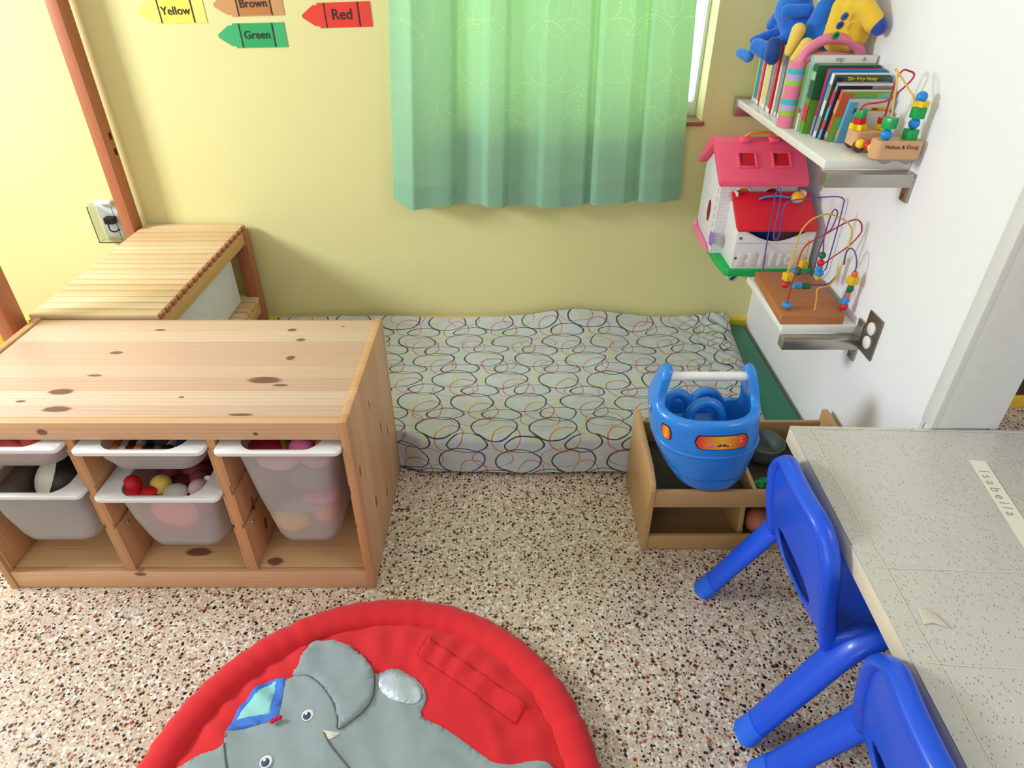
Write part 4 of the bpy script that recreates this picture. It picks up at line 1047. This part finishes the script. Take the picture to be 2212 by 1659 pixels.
# ================================================================ PLUSH TOYS ON THE BOOKS
pb = M('plush_blue', (30, 110, 214), .95, .10, 30, bump=.6, bscale=60, sheen=.35); pdk = M('plush_navy', (24, 66, 150), .95, .1, 30, bump=.6, bscale=60, sheen=.3)
py_ = M('plush_yellow', (240, 196, 60), .95, .06, 30, bump=.4, bscale=40, sheen=.3); psl = M('slipper_yellow', (242, 208, 108), .9, .05)
a = thing('plush_toy', 'blue plush toy with long thin legs lying on the far books', 'plush toy', at(1720, 60, y=2.05))
def q(px, py, y): return at(px, py, y=y)
bm = B()
capsule(bm, q(1730, 62, 2.04), q(1712, 20, 2.06), .052, .048); capsule(bm, q(1712, 20, 2.06), q(1735, -40, 2.08), .048, .04)
capsule(bm, q(1745, -60, 2.1), q(1752, -90, 2.1), .05, .05)
capsule(bm, q(1715, 78, 2.02), q(1660, 98, 2.04), .017, .014); capsule(bm, q(1690, 66, 2.10), q(1628, 88, 2.10), .016, .013)
capsule(bm, q(1700, 10, 2.08), q(1664, 55, 2.14), .018, .014)
capsule(bm, q(1700, 25, 2.0), q(1745, 22, 1.98), .018, .016)
blobobj('body', bm, pb, a, .005)
for (p1_, p2_, r1, r2, mm, nm) in (((1636, 100, 2.06), (1658, 112, 2.02), .022, .024, pb, 'foot'), ((1598, 114, 2.1), (1616, 122, 2.08), .013, .017, M('plush_light_blue', (60, 140, 226), .95, .1, 30, bump=.5, sheen=.3), 'foot'), ((1672, 98, 1.99), (1668, 122, 1.97), .022, .022, pdk, 'hand')):
    bm = B(); capsule(bm, q(*p1_), q(*p2_), r1, r2); blobobj(nm, bm, mm, a, .004)
b = thing('plush_toy', 'blue plush toy in a yellow buttoned jacket sitting against the white wall', 'plush toy', at(1820, 100, y=1.86))
bm = B()
capsule(bm, q(1838, 70, 1.87), q(1850, 20, 1.86), .046, .040); capsule(bm, q(1812, 78, 1.88), q(1826, 20, 1.88), .040, .034)
capsule(bm, q(1850, 20, 1.86), q(1850, -14, 1.87), .038, .024)
capsule(bm, q(1872, 16, 1.82), q(1888, 48, 1.80), .022, .025)
jk = blobobj('jacket', bm, py_, b, .004)
bm = B(); capsule(bm, q(1892, 46, 1.80), q(1897, 58, 1.79), .0215, .021); blobobj('hand', bm, M('plush_royal', (40, 70, 170), .95, .1, 30, bump=.5, sheen=.3), b, .004)
bm = B(); capsule(bm, q(1846, -26, 1.88), q(1850, -60, 1.89), .040, .052); blobobj('head', bm, pdk, b, .005)
bm = B(); capsule(bm, q(1790, 78, 1.93), q(1770, 66, 1.95), .036, .03); capsule(bm, q(1786, 20, 1.94), q(1762, 70, 1.95), .03, .034); capsule(bm, q(1770, 70, 1.94), q(1726, 92, 1.94), .022, .018); blobobj('trousers', bm, pb, b, .005)
for (p1_, p2_, r1, r2) in (((1725, 66, 1.93), (1704, 112, 1.93), .019, .012), ((1742, 98, 1.90), (1718, 128, 1.90), .019, .014)):
    bm = B(); capsule(bm, q(*p1_), q(*p2_), r1, r2); blobobj('slipper', bm, psl, b, .003)
for (px, py, mm) in ((1824, 35, M('button_blue', (70, 110, 200), .4)), (1814, 54, M('button_indigo', (70, 80, 180), .4)), (1805, 76, M('button_green', (50, 160, 80), .4))):
    c_ = q(px, py, 1.827); bm = B(); lathe(bm, [(0, 0), (.0095, 0), (.0095, .003), (.007, .0042), (.006, .003), (0, .003)], c_, 20, Matrix.Rotation(PI/2+.35, 4, 'X') @ Matrix.Rotation(.2, 4, 'Y')); bt = obj('button', bm, mm, jk)
    bm = B(); tube(bm, [c_+Vector((-.004, -.0045, .003)), c_+Vector((.004, -.0045, -.002))], .0008, 6); tube(bm, [c_+Vector((-.003, -.0045, -.003)), c_+Vector((.003, -.0045, .004))], .0008, 6); obj('thread', bm, dark, bt)

# ================================================================ BEAD TRAIN ON THE UPPER SHELF
bt_ = thing('bead_train', 'wooden toy train with beads on bent red and yellow wires at the shelf end', 'bead toy', (.85, 1.56, ZU))
beech = M('beech_wood', (214, 166, 124), .45, .08, 12); wheelm = M('wheel_grey', (150, 140, 132), .5); whd = M('wheel_brown', (110, 80, 66), .5)
bgn = M('bead_green', (20, 164, 84), .3); bby = M('bead_yellow', (246, 208, 30), .3); bbb = M('bead_blue', (28, 140, 226), .25); brr = M('bead_red', (216, 32, 50), .3)
def slab(bm, x0, x1, y0, y1, z0, z1, r=.012):
    loft(bm, [rrect(x0+.002, x1-.002, y0+.002, y1-.002, r, z0, 5), rrect(x0, x1, y0, y1, r, z0+.002, 5), rrect(x0, x1, y0, y1, r, z1-.002, 5), rrect(x0+.002, x1-.002, y0+.002, y1-.002, r, z1, 5)])
bm = B(); slab(bm, .800, .903, 1.478, 1.520, ZU+.010, ZU+.050); car1 = obj('car', bm, beech, bt_)
bm = B(); slab(bm, .792, .880, 1.575, 1.625, ZU+.014, ZU+.048); car2 = obj('car', bm, beech, bt_)
for par, xs_, ya, m in ((car1, (.828, .876), 1.4795, wheelm), (car1, (.828, .876), 1.5135, wheelm), (car2, (.812, .860), 1.5765, whd), (car2, (.812, .860), 1.6185, whd)):
    for x_ in xs_:
        bm = B(); lathe(bm, [(0, 0), (.0165, 0), (.0175, .0015), (.0175, .0055), (.0165, .007), (0, .007)], (x_, ya+.007, ZU+.0182), 24, Matrix.Rotation(PI/2, 4, 'X')); obj('wheel', bm, m, par)
bm = textbm('Melissa & Doug', .0115, Matrix.Translation((.853, 1.4772, ZU+.038)) @ Matrix.Rotation(PI/2, 4, 'X') @ Matrix.Shear('XY', 4, (.25, 0)), .0002, 1.02, 0); obj('lettering', bm, M('burnt_print', (90, 56, 40), .7), car1, 180)
def cube_bead(bm, c, s, rz=.3, tilt=0):
    bx(bm, -s, s, -s, s, -s, s, s*.16, mat=Matrix.Translation(c) @ Matrix.Rotation(rz, 4, 'Z') @ Matrix.Rotation(tilt, 4, 'X'))
def star_bead(bm, c, s, h=.006, rz=0.2):
    pts = [(s*(1 if k % 2 == 0 else .62)*math.cos(k*PI/6), s*(1 if k % 2 == 0 else .62)*math.sin(k*PI/6)) for k in range(12)]
    pr(bm, pts, 'z', -h, h, 0, Matrix.Translation(c) @ Matrix.Rotation(rz, 4, 'Z'))
def ball_bead(bm, c, s): ell(bm, c, s, u=20, v=14)
def z5(zx, zy, y): return at(1540+.2652*zx, .2652*zy, y=y)
def bead(kind, c, s, m, parent, **k):
    bm = B(); {'cube': cube_bead, 'star': star_bead, 'ball': ball_bead}[kind](bm, Vector(c), s, **k); return obj('bead', bm, m, parent)
# wires (points read as picture position plus true depth)
rwire = [z5(1192, 990, 1.60), z5(1200, 900, 1.595), z5(1250, 850, 1.59), z5(1400, 825, 1.58), z5(1500, 760, 1.57), z5(1610, 660, 1.56), z5(1640, 605, 1.56), z5(1600, 578, 1.565), z5(1545, 575, 1.57), z5(1490, 660, 1.58), z5(1430, 850, 1.59), z5(1385, 1005, 1.60)]
ywire = [z5(1440, 1030, 1.50), z5(1470, 850, 1.50), z5(1500, 640, 1.505), z5(1500, 570, 1.53), z5(1485, 565, 1.535), z5(1530, 620, 1.53), z5(1590, 720, 1.52), z5(1645, 840, 1.505)]
def fix(P, lo=None):
    out = []
    for p in P:
        p = Vector(p); p.x = min(p.x, WX-.012); out.append(p)
    return out
rwire = fix(rwire); ywire = fix(ywire)
bm = B(); tube(bm, smooth_path(rwire, 6), .0021, 8); obj('wire', bm, M('wire_red', (190, 36, 62), .4), bt_, 180)
lx = min(WX-.014, z5(1600, 1160, 1.50).x)
bm = B(); tube(bm, smooth_path([Vector((ywire[0].x, 1.50, ZU+.048))]+ywire+[Vector((lx, 1.50, ZU+.048))], 6), .0021, 8); obj('wire', bm, M('wire_yellow', (236, 190, 96), .4), bt_, 180)
x1_ = ywire[0].x
bead('ball', (x1_-.004, 1.497, ZU+.060), .0118, bbb, bt_); bead('cube', (x1_-.002, 1.50, ZU+.084), .0118, bgn, bt_, rz=.5)
x2_ = lx-.002
bead('cube', (x2_-.002, 1.50, ZU+.060), .0118, bgn, bt_, rz=.2); bead('ball', (x2_-.001, 1.50, ZU+.083), .0115, bbb, bt_)
bead('cube', (x2_, 1.50, ZU+.105), .0115, bgn, bt_, rz=.1); bead('star', (x2_, 1.50, ZU+.1235), .017, bby, bt_); bead('ball', (x2_-.003, 1.50, ZU+.137), .0115, bbb, bt_)
xr1 = rwire[0].x; bead('star', (xr1, 1.60, ZU+.0545), .019, bby, bt_, rz=.5); bead('star', (xr1, 1.60, ZU+.068), .015, brr, bt_); bead('cube', (xr1, 1.60, ZU+.083), .0095, bgn, bt_, rz=.6)
xr2 = rwire[-1].x; bead('star', (xr2, 1.60, ZU+.0545), .015, bby, bt_); bead('star', (xr2, 1.60, ZU+.067), .014, brr, bt_)
for (bx_, by_, m) in ((.806, 1.566, bby), (.817, 1.552, brr), (.826, 1.540, bby), (.845, 1.56, brr), (.816, 1.528, bby)):
    bead('ball', (bx_, by_, ZU+.024), .0105, m, bt_)
bm = B(); tube(bm, [(.81, 1.57, ZU+.024), (.815, 1.52, ZU+.024)], .0015); obj('coupling_cord', bm, M('cord_white', (220, 214, 200), .7), bt_)

# ================================================================ BEAD MAZE ON THE LOWER SHELF
mzb = thing('bead_maze', 'wooden bead maze with tall bent coloured wires on the lower shelf', 'bead maze', (.79, 1.65, ZL))
oak = wood('oak_maze_base', (196, 124, 70), (168, 98, 50), 'x', 'y', .06, (), .5, .5)
zb = ZL+.028
c4 = [(.707, 1.520), (.874, 1.522), (.893, 1.715), (.868, 1.795), (.722, 1.795)]
bm = B(); pr(bm, c4, 'z', ZL+.0006, zb, .002); obj('base', bm, oak, mzb)
def w5(zx, zy, y=None): 
    if y is None: return at(1480+.3135*zx, 280+.3135*zy, z=zb)
    return at(1480+.3135*zx, 280+.3135*zy, y=y)
WB_ = M('wire_blue', (84, 96, 176), .35, metal=.2); WYl = M('wire_gold', (226, 176, 52), .4); WRd = M('wire_crimson', (178, 44, 66), .4); WPp = M('wire_purple', (120, 60, 130), .4)
def wire(pts, m, r=.0019):
    P = fix(pts); bm = B(); tube(bm, smooth_path(P, 6), r, 8); return obj('wire', bm, m, mzb, 180)
s1 = w5(535, 975); s1y = s1.y
wire([s1, w5(560, 800, s1y), w5(600, 580, s1y), w5(625, 440, s1y), w5(645, 400, s1y-.003), w5(660, 440, s1y-.01), w5(640, 580, s1y-.02), w5(610, 720, s1y-.03), w5(625, 762, s1y-.035), w5(650, 720, s1y-.04), w5(670, 580, s1y-.04), w5(700, 505, s1y-.04), w5(780, 482, s1y-.04), w5(900, 470, s1y-.04), w5(1040, 462, s1y-.05), w5(1092, 480, s1y-.05), w5(1100, 530, s1y-.055), w5(1060, 720, s1y-.06), w5(1010, 900, s1y-.06), w5(960, 970, s1y-.06), w5(880, 990, s1y-.05), w5(790, 992, s1y-.04)], WB_)
s2 = w5(890, 1255); s3 = w5(690, 1040); y2 = s2.y
wire([s2, w5(905, 1170, y2+.005), w5(915, 1095, y2+.01), w5(990, 1075, y2+.03), w5(1050, 1000, y2+.05), w5(1100, 880, y2+.06), w5(1150, 720, y2+.06), w5(1120, 640, y2+.06), w5(1040, 595, y2+.06), w5(960, 585, y2+.06), w5(860, 630, y2+.06), w5(790, 720, y2+.06), w5(745, 860, y2+.05), w5(705, 985, y2+.04), w5(700, 1060, y2+.04)], WYl)
wire([w5(700, 1000, y2+.04), w5(760, 890, y2+.09), w5(850, 770, y2+.13), w5(850, 800, y2+.14), w5(815, 920, y2+.14), w5(780, 985, y2+.12)], WYl)
s4 = w5(695, 1235); y4 = s4.y
wire([s4, w5(720, 1120, y4), w5(760, 980, y4), w5(800, 850, y4), w5(850, 785, y4+.01), w5(960, 725, y4+.03), w5(1080, 655, y4+.05), w5(1170, 620, y4+.06), w5(1210, 640, y4+.06), w5(1238, 680, y4+.06), w5(1225, 720, y4+.06), w5(1130, 800, y4+.07), w5(1000, 890, y4+.08), w5(930, 950, y4+.09), w5(925, 985, y4+.09)], WRd)
wire([w5(885, 985, y2+.12), w5(915, 860, y2+.13), w5(960, 730, y2+.13), w5(1000, 600, y2+.13), w5(1030, 550, y2+.13), w5(1050, 580, y2+.13), w5(1010, 680, y2+.12), w5(960, 735, y2+.11), w5(950, 850, y2+.1), w5(925, 970, y2+.1)], WPp)
s6 = w5(1085, 1240); y6 = s6.y
wire([s6, w5(1110, 1120, y6), w5(1165, 990, y6), w5(1182, 920, y6), w5(1170, 845, y6+.01), w5(1140, 818, y6+.02), w5(1110, 850, y6+.03), w5(1095, 930, y6+.04)], WB_)
wire([w5(760, 1070, y2+.06), w5(870, 1070, y2+.07), w5(980, 1065, y2+.07), w5(1040, 1010, y2+.07)], WPp)
for s_ in (s1, s2, s4, s6): 
    bm = B(); lathe(bm, [(0, 0), (.0045, 0), (.0035, .002), (0, .003)], (s_.x, s_.y, zb), 12); obj('wire_cap', bm, brr, mzb)
bb2 = M('bead_sky', (60, 150, 226), .3); bb3 = M('bead_forest', (20, 116, 60), .3); bo2 = M('bead_orange', (232, 110, 60), .3); by2 = M('bead_gold', (232, 184, 40), .3)
def rb(kind, zx, zy, y, s, m, sc=None, **k):
    c = w5(zx, zy, y); c.x = min(c.x, WX-s-.002); c.z = max(c.z, zb+s*.9)
    bm = B()
    if kind == 'ring': lathe(bm, [(.003, -.4*s), (.7*s, -.5*s), (s, -.2*s), (s, .2*s), (.7*s, .5*s), (.003, .4*s)], c, 20)
    elif kind == 'cyl': tube(bm, [c+Vector((-s, 0, 0)), c+Vector((-s*.7, 0, 0)), c+Vector((s*.7, 0, 0)), c+Vector((s, 0, 0))], [s*.7, s*.85, s*.85, s*.7], 16)
    elif kind == 'barrel': lathe(bm, [(.003, -s), (s*.75, -s*.95), (s, 0), (s*.75, s*.95), (.003, s)], c, 20)
    else: {'cube': cube_bead, 'ball': ball_bead}[kind](bm, c, s, **k)
    return obj('bead', bm, m, mzb)
rb('ring', 695, 1236, y4, .0135, bb2)
rb('cube', 708, 1012, y2+.04, .0105, by2); rb('barrel', 708, 1048, y2+.04, .0085, bb3); rb('ball', 690, 1066, y2+.04, .0105, brr)
rb('cyl', 775, 1075, y2+.06, .0105, bb2); rb('cyl', 835, 1077, y2+.065, .0105, bb3)
rb('ring', 757, 972, y2+.12, .0115, bb2); rb('barrel', 780, 975, y2+.12, .010, bb3); rb('cube', 812, 925, y2+.13, .0105, by2)
rb('ball', 945, 866, y2+.10, .0098, bb3); rb('ball', 935, 918, y2+.10, .0098, brr); rb('barrel', 925, 955, y2+.10, .009, bb2); rb('ring', 922, 988, y2+.10, .0125, bb2); rb('barrel', 915, 1012, y2+.10, .0085, by2)
rb('barrel', 1168, 1000, y6, .0085, bo2); rb('cube', 1155, 1038, y6, .0108, by2); rb('barrel', 1138, 1095, y6, .0090, bb3); rb('barrel', 1120, 1137, y6, .0072, bo2); rb('barrel', 1104, 1175, y6, .0105, bb2); rb('ball', 1088, 1235, y6, .0108, brr)

# ================================================================ TOY HOUSE
hpk = M('house_pink', (250, 92, 128), .45, .04, bump=.25, bscale=50); hwt = M('house_white', (236, 232, 234), .45, .03, bump=.1); hrd = M('house_red', (224, 30, 52), .42); hgr = M('house_green', (20, 178, 88), .4); hor = M('house_orange', (244, 130, 50), .4); hpr = M('house_purple', (160, 110, 210), .4); hnv = M('house_inside_blue', (20, 60, 130), .5)
th_ = thing('toy_house', 'plastic toy house with pink roof, red porch roof and green base on the lower shelf', 'toy house', (.74, 1.98, ZL))
Hx0, Hx1, Hy0, Hy1 = .622, .850, 1.94, 2.13
def brickwhite():
    g = G('moulded_brick_white'); v = g.coord(rot=(PI/2, 0, 0)); br = g.n('ShaderNodeTexBrick'); g.l(v, br.inputs[0]); br.inputs['Scale'].default_value = 22
    br.inputs['Color1'].default_value = lin((238, 234, 236)); br.inputs['Color2'].default_value = lin((230, 226, 230)); br.inputs['Mortar'].default_value = lin((222, 216, 220)); br.inputs['Mortar Size'].default_value = .03
    g.l(br.outputs[0], g.b.inputs['Base Color']); g.b.inputs['Roughness'].default_value = .45; g.bump(br.outputs['Fac'], -.4, .002); return g.m
bw = brickwhite()
bm = B(); pr(bm, [(.648, 1.815), (.890, 1.815), (.900, 1.825), (.900, 2.14), (.632, 2.14), (.632, 1.90), (.640, 1.825)], 'z', ZL+.0008, ZL+.024, .003); obj('base', bm, hgr, th_)
# main body (pentagon gables), hollow look through inset windows
gz = .775
bm = B(); pr(bm, [(Hy0, ZL+.0245), (Hy1, ZL+.0245), (Hy1, gz), ((Hy0+Hy1)/2, .842), (Hy0, gz)], 'x', Hx0, Hx1, .001); wl = obj('house_walls', bm, bw, th_)
# roof with thickness
def roofpanel(sgn):
    ym = (Hy0+Hy1)/2; bm = B()
    if sgn < 0: prof_ = [(Hy0-.040, .766), (Hy0-.040, .784), (ym-.03, .868), (ym, .872), (ym, .852), (Hy0-.022, .772)]
    else: prof_ = [(ym+.0002, .852), (ym+.0002, .872), (ym+.03, .868), (Hy1+.030, .784), (Hy1+.030, .766), (Hy1+.014, .772)]
    pr(bm, prof_, 'x', Hx0-.018, Hx1+.012, .0015); return bm
rf = obj('roof', roofpanel(-1), hpk, th_); obj('roof', roofpanel(1), hpk, th_)
ym = (Hy0+Hy1)/2
a_ = Vector((0, Hy0-.040, .784)); b_ = Vector((0, ym-.03, .868)); sl = (b_-a_); Ls = sl.length; sl.normalize(); nn = Vector((1, 0, 0)).cross(sl)
def onroof(x, t): return Vector((x, a_.y+sl.y*Ls*t, a_.z+sl.z*Ls*t))
for cx_ in (.688, .788):
    Tm = rows((1, 0, 0), sl, nn, onroof(cx_, .52))
    bm = B()
    for (x0, x1, y0, y1) in ((-.029, -.022, -.028, .028), (.022, .029, -.028, .028), (-.022, .022, .022, .028), (-.022, .022, -.028, -.022)):
        bx(bm, x0, x1, y0, y1, -.001, .005, .001, mat=Tm)
    sk = obj('skylight', bm, hpk, rf)
    bm = B(); bx(bm, -.022, .022, -.022, .022, -.0005, .0008, mat=Tm); obj('opening', bm, M('house_deep_red', (206, 22, 40), .5), sk)
    bm = B(); pr(bm, [(-.022, .022), (-.022, -.022), (-.010, .022)], 'z', .0008, .0016, 0, Tm); obj('inner_wall', bm, M('house_wine', (140, 10, 30), .5), sk)
for cx_ in (.690, .775):
    hb = B(); bx(hb, cx_-.012, cx_+.012, ym-.04, ym-.005, .866, .880, .004); obj('handle_mount', hb, hpk, th_)
bm = B(); tube(bm, smooth_path([(.690, ym-.02, .878), (.705, ym-.022, .889), (.735, ym-.024, .893), (.765, ym-.022, .889), (.778, ym-.02, .878)], 5), .0055, 10, rb=.004); obj('handle', bm, hor, th_, 180)
for cx_, mm in ((.690, hor), (.775, M('house_plum', (150, 30, 60), .5))):
    pts = [(cx_+.026*math.cos(t), .728+.026*math.sin(t)) for t in [k*PI/12 for k in range(13)]]+[(cx_-.026, .69), (cx_+.026, .69)]
    bm = B(); pr(bm, pts, 'y', Hy0-.0012, Hy0-.0002); o = obj('arched_window', bm, mm, wl)
    bm = B(); tube(bm, [(p[0], Hy0-.002, p[1]) for p in pts[:13]], .0035, 8); obj('window_frame', bm, hwt, o, 180)
# left gable side: corner boards, window, flower, pink foot
bm = B(); pr(bm, [(2.02+.016*math.cos(t), .655+.034*math.sin(t)) for t in [k*PI/10 for k in range(20)]], 'x', Hx0-.0012, Hx0-.0002); obj('oval_window', bm, M('house_maroon', (140, 16, 40), .5), wl)
bm = B()
for k in range(7): bx(bm, Hx0-.0025, Hx0-.0002, 1.955, 1.958, .60+k*.026, .614+k*.026)
obj('side_ribs', bm, M('house_rib', (206, 202, 196), .5), wl)
bm = B(); pr(bm, [(Hy0+.01, ZL+.025), (Hy1, ZL+.025), (Hy1, ZL+.055), (Hy0+.12, ZL+.048), (Hy0+.04, ZL+.040)], 'x', Hx0-.010, Hx0-.0012, .002); ell(bm, (Hx0-.006, Hy1-.008, ZL+.055), (.008, .010, .012)); obj('pink_skirt', bm, M('house_light_pink', (250, 130, 170), .45), th_)
bm = B(); fl = w5(243, 718, 1.93)
for k in range(6): ell(bm, (Hx0-.008, 1.925+.011*math.cos(k*PI/3), .598+.013*math.sin(k*PI/3)), (.003, .009, .010))
ell(bm, (Hx0-.008, 1.925, .598), (.005, .007, .007)); obj('flower', bm, hpr, th_)
# folding porch: side walls, scooped front wall, red roof
Px0, Px1, Py0 = .656, .884, 1.822
bm = B(); zt = .668
front = [(Px0, ZL+.0245), (Px1, ZL+.0245), (Px1, zt), (Px1-.012, zt+.004)]+[(Px0+(Px1-Px0)*(1-t)*.86+.016, zt-.004-.034*math.sin(PI*t)**1.2) for t in [k/14 for k in range(15)]]+[(Px0+.01, zt+.004), (Px0, zt)]
pr(bm, front, 'y', Py0, Py0+.005, .0008); pw = obj('porch_front', bm, hwt, th_)
for x_ in (Px0+.0005, Px1-.0055):
    bm = B(); pr(bm, [(Py0+.0052, ZL+.0245), (Hy0-.001, ZL+.0245), (Hy0-.001, .712), (Hy0-.02, .716), (Py0+.0052, .664)], 'x', x_, x_+.005, .0006); obj('porch_side', bm, hwt, th_)
bm = B(); bx(bm, Px0+.012, Px1-.012, Py0+.05, Py0+.06, ZL+.025, .66); obj('porch_inside', bm, hnv, th_)
bm = B(); bx(bm, Px0+.12, Px1-.02, Py0+.042, Py0+.0495, ZL+.025, .655); obj('porch_inside', bm, M('house_inside_mauve', (140, 90, 110), .6), th_)
bm = B(); pr(bm, [(Py0-.012, .664), (Py0-.012, .672), (Hy0-.022, .742), (Hy0-.006, .742), (Hy0-.006, .736), (Py0+.012, .668)], 'x', Px0-.004, Px1-.002, .0012); prf = obj('porch_roof', bm, hrd, th_)
bm = B(); bx(bm, Px0+.004, Px0+.010, Hy0-.034, Hy0-.008, .735, .748, .001); bx(bm, Px1-.03, Px1-.018, Hy0-.034, Hy0-.008, .735, .75, .002); obj('hinge', bm, hwt, prf)
bm = B()
for k, x_ in enumerate((.668, .70, .735, .765, .79)):
    bx(bm, x_, x_+(.022 if k in (0, 1) else .012), Py0-.003, Py0+.0002, .553, .590+.008*(k % 2), .0012)
for k in range(9): ell(bm, (.825+.012*math.cos(k*.7), Py0, .572+.012*math.sin(k*.7)), (.0045, .002, .007))
for k in range(8): ell(bm, (.678+.006*k % .03, Py0, .565+.004*(k % 3)), (.005, .003, .006))
obj('moulded_relief', bm, hwt, pw)
bm = B()
for z_ in (.625, .585): bx(bm, Px0+.004, Px1-.004, Py0-.0014, Py0+.0002, z_, z_+.0016)
obj('plank_groove', bm, M('house_groove', (206, 204, 212), .5), pw)
for x_, z_ in ((Px0+.012, .640), (Px0+.008, .578), (Px1-.012, .578)):
    bm = B(); lathe(bm, [(0, 0), (.0042, 0), (.0042, .001), (0, .0015)], (x_, Py0, z_), 12, Matrix.Rotation(PI/2, 4, 'X')); obj('screw', bm, M('screw_hole', (90, 92, 104), .5), pw)
# blue ring and yellow ball lying on the porch roof
c = at(1480+.3135*775, 280+.3135*470, y=1.895)
bm = B(); ell(bm, (c.x, 1.895, c.z), .0185, u=24, v=16)
tb_ = obj('rattle_ball', bm, M('ball_two_tone', (242, 178, 40), .3)); tb_.data.materials.clear()
def twot():
    g = G('ball_amber_and_blue'); s = g.xyz(g.coord()); g.l(g.mix(g.m1('LESS_THAN', s[2], .010), lin((244, 180, 36)), lin((60, 160, 230))), g.b.inputs['Base Color']); g.b.inputs['Roughness'].default_value = .28; return g.m
tb_.data.materials.append(twot()); 
tb_.parent = th_; tb_.location = wm(th_).inverted() @ tb_.location
bm = B(); P = [(at(1480+.3135*zx, 280+.3135*zy, y=1.895)) for zx, zy in ((510, 480), (560, 462), (640, 458), (720, 468), (770, 470))]; tube(bm, smooth_path(P, 5), .0042, 8, rb=.003); obj('rattle_arm', bm, bb2, th_, 180)
# caster under the overhanging base
c = at(1480+.3135*335, 280+.3135*1030, y=1.93)
bm = B(); lathe(bm, [(0, -.004), (.016, -.004), (.018, 0), (.016, .006), (0, .006)], (c.x, 1.95, c.z), 24, Matrix.Rotation(PI/2, 4, 'X')); wh_ = obj('door_hook', bm, M('pale_plastic', (206, 212, 208), .4), th_)
bm = B(); tube(bm, [(c.x-.006, 1.942, c.z-.008), (c.x+.008, 1.942, c.z+.006)], .004, 8); obj('slot', bm, blk, wh_)
